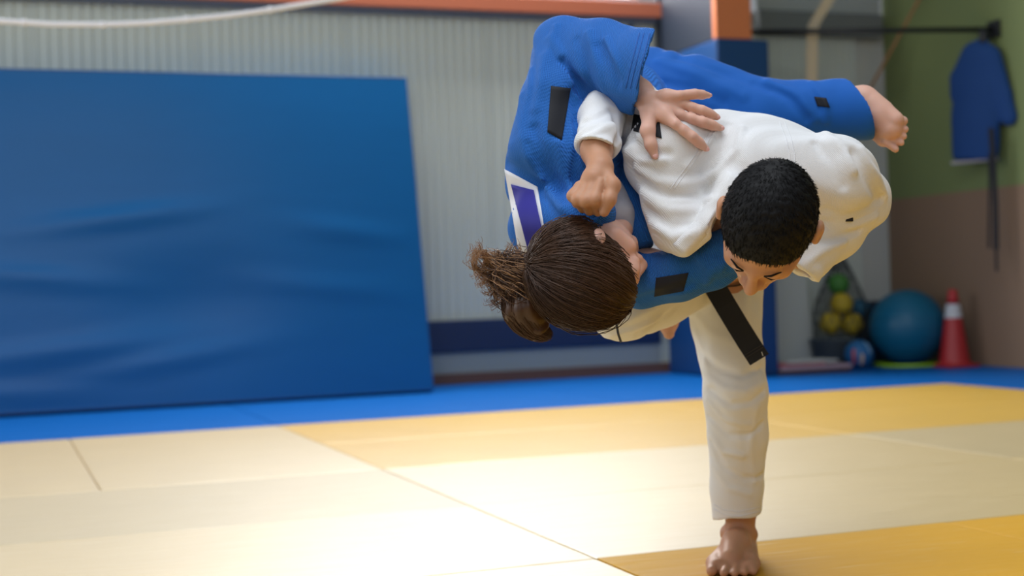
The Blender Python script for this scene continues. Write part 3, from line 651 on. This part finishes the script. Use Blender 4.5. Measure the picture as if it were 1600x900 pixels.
# white trousers
legW = union([chain([(T(1112, 385, 3.28), .135), (T(1131, 440, 3.28), .086), (T(1136, 500, 3.24), .079), (T(1142, 560, 3.22), .073), (T(1148, 612, 3.20), .0695), (T(1152, 680, 3.24), .065), (T(1152, 760, 3.28), .0585), (T(1152, 830, 3.30), .055)])], 0.02)
hemn = UP * -1.0 + ivec(.12, 0, 0); legW = plane_cut(legW, T(1152, 811, 3.24), hemn)
legW = cut(legW, chain([(T(1153, 780, 3.295), .047), (T(1153, 850, 3.30), .049)]))
foldW = union([chain([(T(1090, 410, 3.27), .10), (T(1025, 447, 3.1), .088), (T(972, 478, 2.95), .070), (T(1012, 470, 3.15), .064), (T(1036, 466, 3.30), .052)])], 0.02)
trW = union([legW, foldW], 0.02)
def px_lines(lst, dep): return [([T(x, y, dep(x, y) if callable(dep) else dep) for x, y in pl], w, a) for pl, w, a in lst]
trl = [(sp(trW, pl, 2.8, 3.5, 8), w, a) for pl, w, a in [
    ([(1092, 548), (1120, 575), (1160, 588), (1188, 575)], .010, -.004), ([(1098, 580), (1130, 608), (1165, 612), (1190, 596)], .009, .004), ([(1108, 608), (1140, 632), (1175, 628), (1192, 612)], .009, -.005),
    ([(1105, 625), (1130, 655), (1168, 662)], .009, .004), ([(1108, 650), (1135, 680), (1170, 680), (1190, 662)], .008, -.004), ([(1110, 672), (1128, 705), (1160, 712)], .009, .004), ([(1112, 690), (1130, 730), (1165, 750), (1190, 742)], .009, -.004),
    ([(1114, 725), (1135, 760), (1170, 772)], .010, .003), ([(1085, 490), (1110, 520), (1150, 535)], .014, .003), ([(1165, 460), (1160, 530), (1182, 572)], .014, .003), ([(1180, 640), (1172, 700), (1180, 750)], .010, .003), ([(1088, 520), (1100, 560), (1110, 600)], .010, .003),
    ([(935, 515), (985, 500), (1030, 475)], .012, .003), ([(1000, 520), (1035, 500), (1060, 480)], .010, -.004), ([(945, 525), (990, 515), (1035, 497)], .008, .003)]]
trW = folds(trW, [(a, w * .85, h * 1.7) for a, w, h in trl], 0.004, 55, 5)
oT = solid('trousers', trW, 0.0038, M_whitep, PW)
seam('hem_stitch', trW, [(1114, 787), (1130, 797), (1155, 800), (1189, 792)], .0012, mat('stitch_white', (.70, .70, .72), .9), oT, 3.0, 3.5)
seam('hem_stitch', trW, [(1114, 794), (1130, 804), (1155, 807), (1188, 799)], .0012, MATS['stitch_white'], oT, 3.0, 3.5)
MB().tube([T(958, 478, 2.86), T(962, 500, 2.85), T(966, 522, 2.87), T(970, 534, 2.89)], .0028, 6).build('drawstring', mat('cord_navy', (.012, .02, .05), .6), oT, True)

# white jacket
rs_end = T(931, 231, 2.70)
sleeveR = union([chain([(T(1050, 240, 2.80), .075), (T(985, 165, 2.91), .058), (T(952, 138, 2.92), .048), (T(940, 185, 2.80), .045), (T(931, 245, 2.68), .0405)])], 0.02)
sleeveR = plane_cut(sleeveR, rs_end, ivec(-.28, .93, .35)); sleeveR = cut(sleeveR, chain([(T(931, 228, 2.715), .030), (T(931, 262, 2.66), .036)]))
sleeveL = union([chain([(T(1300, 278, 2.75), .080), (T(1338, 310, 2.84), .066), (T(1300, 352, 2.82), .064), (T(1245, 402, 2.76), .060), (T(1205, 440, 2.72), .060)])], 0.02)
sleeveL = plane_cut(sleeveL, T(1256, 425, 2.74), ivec(-.57, .82, .0)); sleeveL = cut(sleeveL, chain([(T(1250, 402, 2.765), .040), (T(1200, 440, 2.72), .053)]))
torsoW = union([chain([(T(1110, 345, 3.32), .160), (T(1145, 305, 3.05), .165), (T(1178, 292, 2.84), .148)]),
    chain([(T(1045, 244, 2.77), .085), (T(1110, 246, 2.82), .095), (T(1180, 272, 2.76), .092), (T(1300, 278, 2.75), .083)]),
    chain([(T(1048, 244, 2.77), .078), (T(1050, 310, 2.745), .060), (T(1056, 362, 2.705), .045)]),
    chain([(T(1140, 300, 2.69), .030), (T(1110, 350, 2.665), .022), (T(1070, 388, 2.665), .018)])], 0.03)
torsoW = cut(torsoW, chain([(T(1136, 352, 2.60), .020), (T(1126, 362, 2.72), .030), (T(1200, 400, 2.72), .075)]), 0.010)
torsoW = cut(torsoW, chain([(T(1205, 350, 2.45), .095), (T(1190, 340, 2.62), .075)]), 0.010)
jkW = union([torsoW, sleeveR, sleeveL], 0.016)
base = jkW
sl_ = lambda lst, d0=2.4, d1=3.2: [(sp(base, pl, d0, d1, 8), w, a) for pl, w, a in lst]
jl = sl_([
    ([(995, 262), (1030, 285), (1075, 290), (1120, 270)], .010, .006), ([(1000, 280), (1040, 305), (1085, 305)], .009, -.006), ([(1005, 300), (1040, 328), (1080, 330), (1115, 312)], .010, .006), ([(1010, 325), (1045, 352), (1085, 348)], .009, -.005), ([(1018, 350), (1050, 372), (1080, 365)], .009, .005),
    ([(975, 235), (1000, 252), (1035, 250)], .010, .005), ([(960, 175), (968, 205), (962, 240)], .008, -.008), ([(985, 215), (1010, 240), (1045, 240)], .009, -.005),
    ([(1075, 260), (1105, 225), (1125, 190)], .009, .004), ([(1095, 270), (1125, 235), (1140, 195)], .008, -.004), ([(1120, 270), (1150, 235), (1160, 200)], .009, .004),
    ([(1290, 210), (1320, 235), (1335, 265)], .012, .006), ([(1275, 225), (1300, 250), (1318, 290)], .010, -.005), ([(1335, 240), (1355, 275), (1372, 310)], .012, -.006), ([(1345, 235), (1368, 270), (1383, 305)], .010, .005),
    ([(1290, 330), (1320, 340), (1350, 330), (1378, 310)], .010, -.007), ([(1295, 350), (1330, 352), (1365, 338)], .010, .007), ([(1280, 375), (1310, 372), (1340, 360)], .009, -.005), ([(1250, 415), (1290, 390), (1320, 378)], .010, .004),
    ([(910, 215), (935, 205), (958, 195)], .008, .004), ([(912, 190), (935, 182), (955, 172)], .008, -.004)])
jkW = folds(base, [(a, w * .85, h * 1.7) for a, w, h in jl], 0.0038, 48, 9)
oJ = solid('jacket', jkW, 0.0034, M_white, PW)
M_stw = MATS['stitch_white']
for off in (0, 8): seam('seam', jkW, [(1218 + off, 190), (1228 + off, 215), (1234 + off, 240), (1234 + off, 262)], .0009, M_stw, oJ, 2.4, 3.2)
for off in (0, 6): seam('seam', jkW, [(1110 + off, 205), (1092 + off, 235), (1062 + off, 275), (1046 + off, 298)], .0009, M_stw, oJ, 2.4, 3.2)
# lapel bands: thick stitched collar on the jacket edge
def band(name, p, pl, hw, m, parent, d0, d1, h=.006, n=26, rows=7):
    pl = resample(pl, n); tn = np.gradient(pl, axis=0); tn /= np.linalg.norm(tn, axis=1, keepdims=True); nm = np.stack([-tn[:, 1], tn[:, 0]], 1)
    w = np.linspace(-1, 1, rows); X = pl[:, None] + nm[:, None] * (w[None, :, None] * (hw if np.isscalar(hw) else resample(np.array(hw)[:, None], n)[:, 0][:, None, None] if False else hw))
    d = surf(p, X[..., 0], X[..., 1], d0, d1).reshape(n, rows); d = (np.pad(d, ((1, 1), (0, 0)), 'edge')[:-2] + d + np.pad(d, ((1, 1), (0, 0)), 'edge')[2:]) / 3
    prof = h * np.sqrt(np.clip(1 - np.abs(w) ** 4, 0, 1)) * (1 - .12 * np.cos(w * 9)); A = np.array([[at(X[i, j, 0], X[i, j, 1], d[i, j] - prof[j]) for j in range(rows)] for i in range(n)]); B = np.array([[at(X[i, j, 0], X[i, j, 1], d[i, j] + .004) for j in range(rows)] for i in range(n)])
    V = np.concatenate([A.reshape(-1, 3), B.reshape(-1, 3)]); N = n * rows; Q = []
    for i in range(n - 1):
        for j in range(rows - 1):
            a = i * rows + j; Q.append((a, a + 1, a + rows + 1, a + rows)); Q.append((N + a, N + a + rows, N + a + rows + 1, N + a + 1))
        for j in (0, rows - 1): a = i * rows + j; Q.append((a, a + rows, N + a + rows, N + a))
    for j in range(rows - 1):
        for i in (0, n - 1): a = i * rows + j; Q.append((a, a + 1, N + a + 1, N + a))
    me = npmesh(name, V, np.array(Q)); bm = bmesh.new(); bm.from_mesh(me); bmesh.ops.recalc_face_normals(bm, faces=bm.faces); bm.to_mesh(me); bm.free()
    return link(name, me, m, parent, True)
band('lapel', jkW, [(1150, 275), (1128, 310), (1098, 352), (1062, 392)], 15, M_white, oJ, 2.4, 2.9, .007)
decal('shoulder_patch', jkW, [(990, 178), (1030, 186), (1034, 216), (986, 204)], M_black, oJ, 2.4, 3.0)['label'] = 'black shoulder patch'
MB().box((-.008, -.002, -.004), (.008, .002, .004), .001, M=Matrix.Translation(Vector(T(1327, 343, surf(jkW, [1327], [343], 2.4, 3.0)[0])))).build('label_tab', M_black, oJ)

# black belt: flying end and the loop about the waist
bl_ = np.array([(1108, 432), (1117, 448), (1134, 477), (1152, 507), (1170, 536), (1187, 562)], float); bd = [3.10, 3.085, 3.07, 3.062, 3.058, 3.055]
bm_ = MB()
ax_ = np.array([68, 112.0]); ax_ /= np.linalg.norm(ax_); nr = np.array([-ax_[1], ax_[0]])
tp = [(at(*(b + nr * -17), d), at(*(b + nr * 17), d + .008)) for b, d in zip(bl_, bd)]
def ribbon(pairs, th, dirv):
    m = MB(); A = [m.bm.verts.new(a) for a, b in pairs]; B = [m.bm.verts.new(b) for a, b in pairs]; A2 = [m.bm.verts.new(a + dirv * th) for a, b in pairs]; B2 = [m.bm.verts.new(b + dirv * th) for a, b in pairs]
    for i in range(len(pairs) - 1):
        for (p, q) in ((A, B), (B, B2), (B2, A2), (A2, A)): m.bm.faces.new((p[i], p[i + 1], q[i + 1], q[i]))
    m.bm.faces.new((A[0], B[0], B2[0], A2[0])); m.bm.faces.new((A[-1], B[-1], B2[-1], A2[-1])); return m
oB = ribbon(tp, .006, FW).build('belt', M_black, PW)
mk = T(1190, 553, 3.05); MB().tube([mk + ivec(0, -.004, 0), mk + ivec(.003, .004, 0)], .0008, 5).build('belt_mark', mat('mark_white', (.7, .7, .7)), oB)
for o_ in (0, .012):
    e0 = bl_[-1] - ax_ * (14 + 700 * o_ * .5); MB().tube([at(*(e0 + nr * -16), 3.0555), at(*(e0 + nr * 16), 3.0625)], .0009, 5).build('belt_stitch', mat('stitch_black', (.03, .03, .035), .6), oB)
axisW = T(1145, 305, 3.05) - T(1110, 345, 3.32); axisW /= np.linalg.norm(axisW); a_ = np.cross(axisW, UP); a_ /= np.linalg.norm(a_); b_2 = np.cross(axisW, a_); cw_ = T(1122, 332, 3.22)
lp_ = [(cw_ + .175 * (math.cos(t) * a_ + math.sin(t) * b_2) - axisW * .022, cw_ + .175 * (math.cos(t) * a_ + math.sin(t) * b_2) + axisW * .022) for t in np.linspace(0, 2 * math.pi, 41)]
ribbon(lp_, .004, axisW * 0 + UP * .5).build('belt_loop', M_black, oB)

# ================================================================== person in blue
PB = empty('person', T(960, 250, 3.0), 'person in blue judo suit with brown ponytail, thrown over another\'s back', 'person')
fB = ivec(.93, .20, -.28); uB = ivec(-.1, .76, .64); sB = np.cross(fB, uB); RB = frame(sB, fB); cB = T(921, 416, 2.67)
headB, LB = head_prims(cB, RB, 1.0, [(cB + np.array([0, -.022, -.06]) @ RB, .040), (T(920, 345, 2.84), .042), (T(905, 310, 2.88), .06)], .58)
wr_ = T(1010, 157, 2.735)
def jd(x, y, r): return surf(jkW, [x], [y], 2.4, 3.0)[0] - r
fin = [([(1063, 149), (1086, 147), (1107, 149)], .0072), ([(1066, 163), (1097, 173), (1120, 183)], .0078), ([(1064, 180), (1098, 191), (1126, 200)], .0080), ([(1056, 194), (1082, 214), (1103, 232)], .0078)]
HP = []; kn = []; NAILS = []
for i, (pl, r) in enumerate(fin):
    pts_ = []
    for j, (x, y) in enumerate(pl):
        dd = min(2.722, jd(x, y, r * 1.05)) if i > 0 else 2.715 + .012 * j
        pts_.append(T(x, y, dd - (.007, .009, .001)[j]))
    kn.append(pts_[0]); HP.append(chain([(wr_ + (pts_[0] - wr_) * .15, .0165), (wr_ + (pts_[0] - wr_) * .6, .0145), (pts_[0], r * 1.3)])); HP.append(chain([(pts_[0], r * 1.12), ((pts_[0] + pts_[1]) / 2, r * .98), (pts_[1], r * 1.03), ((pts_[1] + pts_[2]) / 2, r * .93), (pts_[2], r * .84)]))
    NAILS.append((pts_[1], pts_[2], r))
tb = [T(1016, 178, 2.720)] + [T(x, y, min(2.72, jd(x, y, r_)) - .003) for x, y, r_ in ((1012, 204, .011), (1017, 226, .010), (1023, 243, .008))]
HP.append(chain([(wr_, .018), (tb[0], .017), (tb[1], .0125), (tb[2], .0100), (tb[3], .0078)])); NAILS.append((tb[2], tb[3], .009))
HP.append(chain([(T(1030, 170, 2.728), .019), (T(1048, 178, 2.723), .0175)]))
ftB = [chain([(T(1180, 178, 3.18), .05), (T(1290, 168, 3.15), .040), (T(1338, 160, 3.12), .033), (T(1352, 160, 3.11), .034)]),
       chain([(T(1348, 157, 3.11), .034), (T(1372, 180, 3.10), .034), (T(1390, 200, 3.09), .029)]), chain([(T(1352, 168, 3.12), .033), (T(1372, 198, 3.12), .026), (T(1382, 214, 3.11), .022)]), chain([(T(1362, 165, 3.10), .03), (T(1396, 188, 3.08), .022)])]
for (a, b, r) in (((1396, 184), (1411, 189), .0105), ((1397, 196), (1414, 202), .0080), ((1395, 206), (1412, 213), .0074), ((1391, 215), (1408, 223), .0072), ((1384, 221), (1399, 233), .0078)):
    ftB.append(chain([(T(*a, 3.09), r * 1.2), (T(*b, 3.085), r)]))
bodyB = union([headB,
    chain([(T(905, 310, 2.88), .085), (T(940, 215, 3.05), .10), (T(1003, 160, 3.25), .10)]),
    chain([(T(885, 280, 2.87), .07), (T(850, 235, 2.82), .05), (T(866, 150, 2.85), .042), (T(890, 86, 2.92), .040), (T(950, 105, 2.84), .036), (T(1000, 145, 2.755), .025), (wr_, .0225)]),
    chain([(T(915, 320, 2.9), .07), (T(960, 405, 2.86), .045), (T(1060, 430, 2.75), .036), (T(1165, 385, 2.73), .03)]),
    chain([(T(1003, 160, 3.25), .10), (T(1180, 180, 3.18), .06)]), chain([(T(1015, 190, 3.35), .09), (T(1180, 240, 3.42), .06), (T(1278, 270, 3.45), .036), (T(1296, 274, 3.45), .03), (T(1312, 292, 3.44), .028), (T(1318, 306, 3.43), .02)])] + [union(HP, .0045), union(ftB, .003)], 0.008)
solid('body', bodyB, 0.0028, M_skin_b, PB)
for a, b, r in NAILS:
    ax = (b - a) / np.linalg.norm(b - a); nn = TOC - ax * (TOC @ ax); nn /= np.linalg.norm(nn); Rn = np.array([np.cross(ax, nn), ax, nn])
    e = ell(b + ax * r * .15 + nn * r * .66, np.array([r * .55, r * .62, r * .25]), Rn); solid('fingernail', e, 0.0012, M_nail, PB)

# blue trousers
lgB = union([chain([(T(1000, 155, 3.27), .120), (T(1080, 163, 3.22), .108), (T(1180, 180, 3.18), .084), (T(1250, 176, 3.16), .070), (T(1300, 171, 3.14), .0655), (T(1342, 170, 3.11), .066), (T(1380, 170, 3.09), .066)])], 0.02)
lgB = plane_cut(lgB, T(1341, 170, 3.11), ivec(.91, -.41, .0)); lgB = cut(lgB, chain([(T(1325, 166, 3.125), .055), (T(1390, 170, 3.09), .056)]))
lgB2 = chain([(T(1015, 190, 3.37), .11), (T(1180, 240, 3.42), .08), (T(1275, 270, 3.45), .06)])
tB = union([lgB, lgB2], 0.02)
tl = [(sp(lgB, pl, 2.9, 3.4, 8), w, a) for pl, w, a in [([(1030, 95), (1100, 120), (1160, 150)], .012, .004), ([(1060, 90), (1130, 112), (1200, 140)], .010, -.004), ([(1180, 130), (1230, 150), (1260, 185)], .010, -.005), ([(1200, 128), (1250, 148), (1275, 185)], .011, .005), ([(1270, 130), (1290, 160), (1290, 190)], .009, .004), ([(1040, 130), (1090, 140), (1130, 160)], .012, -.004)]]
tB = folds(tB, [(a, w, h * 1.6) for a, w, h in tl], 0.0035, 50, 12)
oTB = solid('trousers', tB, 0.0038, M_bluep, PB)
decal('trouser_logo', tB, [(1272, 151), (1291, 153), (1297, 168), (1277, 166)], M_black, oTB, 2.9, 3.4, 6, 6)['label'] = 'small black logo patch'

# blue jacket
armN = union([chain([(T(852, 242, 2.82), .078), (T(864, 160, 2.85), .063), (T(886, 80, 2.93), .070)]), chain([(T(886, 80, 2.93), .070), (T(940, 94, 2.86), .080), (T(1003, 112, 2.77), .080), (T(1050, 124, 2.71), .081)])], 0.014)
armN = plane_cut(armN, T(1005, 110, 2.77), ivec(.96, .24, .05)); armN = cut(armN, chain([(T(992, 110, 2.785), .060), (T(1060, 126, 2.70), .075)]))
armF = union([chain([(T(915, 335, 2.88), .08), (T(962, 405, 2.86), .060), (T(1000, 440, 2.79), .052), (T(1060, 429, 2.745), .051), (T(1110, 410, 2.735), .048), (T(1165, 383, 2.72), .045)])], 0.02)
trB = union([chain([(T(905, 325, 2.84), .090), (T(884, 275, 2.87), .120), (T(945, 200, 3.06), .130), (T(985, 168, 3.25), .115)]), chain([(T(852, 352, 2.81), .074), (T(882, 350, 2.765), .064), (T(902, 340, 2.715), .046), (T(930, 332, 2.70), .040)])], 0.03)
trB = cut(trB, chain([(T(912, 424, 2.69), .072), (T(935, 392, 2.78), .035)]), 0.012)
jB0 = union([trB, armN, armF], 0.018)
base = jB0
jl = sl_([
    ([(818, 150), (812, 200), (830, 260), (870, 320), (905, 345)], .010, .006), ([(835, 200), (850, 260), (885, 310)], .012, -.006), ([(872, 225), (880, 270), (905, 320)], .010, .005), ([(895, 150), (905, 220), (895, 280)], .009, -.006),
    ([(905, 150), (925, 150), (960, 165), (985, 175)], .010, .005), ([(880, 95), (900, 125), (908, 150)], .010, -.010), ([(900, 60), (915, 100), (925, 140)], .010, -.006), ([(860, 60), (880, 90), (895, 130)], .010, .006), ([(920, 50), (930, 95), (945, 140)], .011, .005), ([(935, 70), (952, 100), (968, 128)], .014, -.005), ([(850, 90), (845, 130), (838, 170)], .012, .005), ([(830, 110), (826, 150), (815, 200)], .008, .004),
    ([(790, 255), (820, 275), (850, 290)], .010, -.005), ([(850, 380), (885, 360), (925, 345)], .009, .004), ([(868, 40), (860, 75), (848, 110)], .009, .004), ([(945, 60), (960, 95), (972, 130)], .010, .004), ([(900, 175), (918, 230), (915, 290)], .009, .004), ([(825, 225), (840, 285), (870, 340)], .009, -.003),
    ([(1000, 470), (1040, 455), (1080, 445)], .010, -.004), ([(1090, 400), (1110, 425), (1105, 440)], .009, .004), ([(1120, 395), (1140, 410), (1140, 420)], .009, -.004)])
jB = folds(base, [(a, w * .85, h * 2.1) for a, w, h in jl], 0.0042, 46, 21)
oJB = solid('jacket', jB, 0.0034, M_blue, PB)
M_stb = mat('stitch_blue', (0.012, 0.09, 0.36), .8)
for off in (0, -9, -16): seam('cuff_seam', jB, [(1015 + off, 52), (1008 + off, 80), (1000 + off, 112), (994 + off, 138)], .0014, M_stb, oJB, 2.5, 3.0)
decal('sleeve_patch', jB, [(861, 134), (892, 138), (878, 219), (855, 206)], M_black, oJB, 2.5, 3.0)['label'] = 'black sleeve patch'
decal('sleeve_patch', jB, [(1025, 434), (1076, 426), (1068, 455), (1022, 464)], M_black, oJB, 2.5, 3.0)['label'] = 'black sleeve patch'
bp1 = decal('back_panel', jB, [(788, 264), (840, 292), (853, 372), (812, 404)], mat('panel_white', (.72, .72, .76), .7), oJB, 2.5, 3.0, 20, 20, .004, .004, 6)
decal('back_print', jB, [(798, 288), (834, 297), (849, 370), (829, 408)], M_purple, oJB, 2.5, 3.0, 20, 20, .0085, .004, 6)['label'] = 'purple back print'
band('lapel', jB, [(846, 394), (875, 376), (905, 362), (940, 347)], 11, M_blue, oJB, 2.5, 3.0, .008)
MB().tube([T(958, 232, 2.86), T(972, 270, 2.84), T(985, 310, 2.82), T(996, 350, 2.80), T(1004, 385, 2.78)], [.024, .026, .026, .025, .022], 12).build('loose_lapel', M_blue, oJB, True)
shB = chain([(T(955, 300, 2.84), .04), (T(966, 335, 2.79), .030), (T(972, 358, 2.79), .026)]); solid('undershirt', shB, 0.004, mat('undershirt_grey', (.52, .53, .60), .85), PB)

# long brown hair
capE2 = union([ell(LB(0, -.012, .036), np.array([.083, .104, .097]), RB), ell(LB(0, -.040, -.005), np.array([.079, .068, .078]), RB)], .02)
def hz(y): return np.where(y < -.015, -.075, -.075 + 1.45 * (y + .015))
def hairlineB(P): q = (P - cB) @ RB.T; return hz(q[:, 1]) - q[:, 2]
capB = Pr(lambda P: -smin(-capE2.f(P), -hairlineB(P), 0.008), capE2.lo, capE2.hi)
oH = solid('hair', capB, 0.003, M_hair_b, PB)
tie = LB(0.0, -.112, .030)
v = rng.normal(size=(6500, 3)); v /= np.linalg.norm(v, axis=1, keepdims=True); half = rng.random(6500) < .62
r0 = np.where(half[:, None], v * np.array([.082, .103, .096]) + np.array([0, -.012, .036]), v * np.array([.078, .067, .077]) + np.array([0, -.040, -.005]))
r0 = r0[r0[:, 2] > hz(r0[:, 1]) + .002]; tl_ = np.array([0.0, -.116, .030]); tt = np.linspace(0, 1, 10)[None, :, None]
Q_ = r0[:, None] * (1 - tt) + tl_ * tt; sh = Q_.shape; Pw = (cB + Q_ @ RB).reshape(-1, 3)
for _ in range(3):
    d_ = capE2.f(Pw); gr = np.stack([capE2.f(Pw + e_) - d_ for e_ in np.eye(3) * 1e-3], 1); gr /= np.linalg.norm(gr, axis=1, keepdims=True) + 1e-9; Pw = Pw - gr * d_[:, None]
lift = (rng.random((sh[0], 1, 1)) ** 3 * .004 + (rng.random((sh[0], 1, 1)) < .05) * .010) * np.sin(tt * 3.0) + .0006
Cv = (Pw + 0).reshape(sh) + gr.reshape(sh) * lift + rng.normal(size=sh) * .0006
link('hair_strands', strands_mesh('hair_strands', Cv, .0008, .0007), M_hair_b, oH, True)
# ponytail
tp_ = lambda x, y, d: T(x, y, d)
tie = T(846, 440, 2.70)
cores = [chain([(tie, .020), (T(828, 452, 2.69), .036), (T(820, 480, 2.68), .040), (T(833, 506, 2.68), .028), (T(842, 518, 2.68), .014)]), chain([(tie, .02), (T(820, 440, 2.69), .034), (T(796, 432, 2.69), .026), (T(778, 420, 2.69), .010)])]
pc_ = union(cores, .015); pony = solid('ponytail', folds(pc_, [], .003, 120, 4), 0.003, M_hair_b, PB)
S = []
for k in range(1300):
    o0 = rng.normal(size=3) * .012; o1 = rng.normal(size=3) * np.array([.02, .02, .016]); o1 *= min(1, .036 / (np.linalg.norm(o1) + 1e-6)); w = rng.random()
    S.append(smooth_curve([tie + o0 * .6, T(826, 450, 2.69) + o1, T(816, 480, 2.68) + o1 * 1.12, T(830, 508, 2.68) + o1 * .8, T(846 + 8 * w, 523, 2.68) + o1 * .4], 12))
for k in range(520):
    o1 = rng.normal(size=3) * .015; e = T(768 + 26 * rng.random(), 398 + 52 * rng.random(), 2.685) + rng.normal(size=3) * .006
    S.append(smooth_curve([tie + o1 * .6, T(826, 442, 2.69) + o1 * 1.4, T(806, 436, 2.685) + o1 * 1.4, T(790, 428, 2.685) + o1 * 1.1, e], 12))
link('hair_strands', strands_mesh('hair_strands', S, .0011, .0005), M_hair_b, pony, True)
S = []
clumps = [((742, 386), (752, 408)), ((748, 384), (764, 404)), ((756, 400), (768, 420)), ((738, 412), (758, 420)), ((745, 428), (764, 430)), ((752, 440), (770, 442)), ((762, 394), (776, 408)), ((772, 452), (786, 452)), ((795, 383), (800, 404)), ((804, 388), (806, 408)), ((760, 455), (782, 455)), ((778, 396), (786, 412)), ((768, 470), (790, 466)), ((740, 398), (754, 414))]
for (tipc, mid) in clumps:
    dz = rng.normal() * .02; curl = rng.normal(size=3) * .010
    for k in range(24):
        o1 = rng.normal(size=3) * .014; j = rng.normal(size=3) * .0028; e = T(*tipc, 2.685 + dz) + j * (1 + 1.5 * rng.random()) + ivec(rng.normal() * .004, rng.normal() * .004, 0)
        S.append(smooth_curve([T(822, 446, 2.685) + o1 * 1.5, T(812, 440, 2.68) + o1 * 1.5, T(798, 434, 2.685) + o1 * 1.3, T(*mid, 2.69 + dz * .6) + j * 1.6 + curl, e + ivec(.003, .006, 0), e], 14))
link('hair_wisps', strands_mesh('hair_wisps', S, .0010, .0003), mat('hair_backlit_tips', (0.30, 0.155, 0.07), .35, .5), pony, True)  # golden backlight on the wisps is put into this lighter hair colour
MB().tube([tie + .021 * (math.cos(t) * ivec(0, 1, 0) + math.sin(t) * TOC) for t in np.linspace(0, 6.283, 25)], .005, 8, False).build('hair_tie', mat('tie_brown', (.03, .015, .01), .6), pony, True)

# ================================================================== blue jacket hanging on the bar
J0 = p0 + (p1 - p0) * .935; aj = math.radians(66); nJ = np.array([math.sin(aj), math.cos(aj), 0.0]); dJ = np.array([math.cos(aj), -math.sin(aj), 0.0])
def g(x, y, off=0.0):            # plane in which the jacket hangs, turned almost parallel to the right wall
    a, b = at(x, y, 1.0), at(x, y, 2.0); dr = b - a; return a + dr * (((J0 - a) @ nJ + off) / (dr @ nJ))
HJ = empty('hanging_jacket', g(1535, 260), 'dark blue judo jacket hanging from the steel bar against the green wall', 'jacket')
sc = np.dot(g(1530, 150) - CP, FW) / F * 1.25
hj = union([chain([(g(1535, 66), 8 * sc), (g(1530, 92), 22 * sc), (g(1526, 140), 31 * sc), (g(1524, 190), 32 * sc), (g(1524, 235), 31 * sc)], (nJ, .34)),
            chain([(g(1522, 88), 18 * sc), (g(1502, 122), 15 * sc), (g(1499, 145), 13 * sc)], (nJ, .5)), chain([(g(1545, 92), 17 * sc), (g(1566, 150), 13 * sc), (g(1576, 182), 11 * sc)], (nJ, .5))], .02)
hj = plane_cut(hj, g(1522, 250), ivec(-.1, 1, 0))
hl = [([g(1505, 110, -.09), g(1512, 180, -.09), g(1508, 240, -.09)], .02, .014), ([g(1535, 90, -.09), g(1532, 170, -.09), g(1536, 245, -.09)], .02, -.014), ([g(1549, 110, -.09), g(1552, 180, -.09), g(1552, 245, -.09)], .016, .012)]
ohj = solid('jacket_body', folds(hj, hl, .004, 30, 2), .008, mat('judo_cotton_navy', (0.003, 0.045, 0.19), .85), HJ)
MB().box((-.17, -.02, -.012), (.17, .02, .006), .004, M=Matrix.Translation(Vector(g(1523, 251))) @ Matrix.Rotation(-aj, 4, 'Z')).build('lining_hem', mat('lining_pale', (.42, .40, .45), .8), HJ)
MB().tube([g(1537, 46), g(1537, 62), g(1536, 70)], [.035, .03, .02], 10).build('hanger_loop', M_blk, HJ, True)
bt = [g(1548, 200, -.1), g(1552, 250, -.1), g(1555, 320, -.1), g(1556, 390, -.1)]
belt2 = empty('hanging_belt', bt[1], 'black belt dangling below the hanging blue jacket', 'belt')
def rb(pl, w): return ribbon([(p - dJ * w / 2, p + dJ * w / 2) for p in pl], .005, nJ)
rb(bt, .038).build('belt_end', M_black, belt2); rb([g(1546, 240, -.08), g(1546, 300, -.08), g(1545, 388, -.08)], .018).build('belt_end', M_black, belt2)
rb([g(1556, 385, -.095), g(1557, 424, -.095)], .018).build('belt_tip', M_black, belt2)
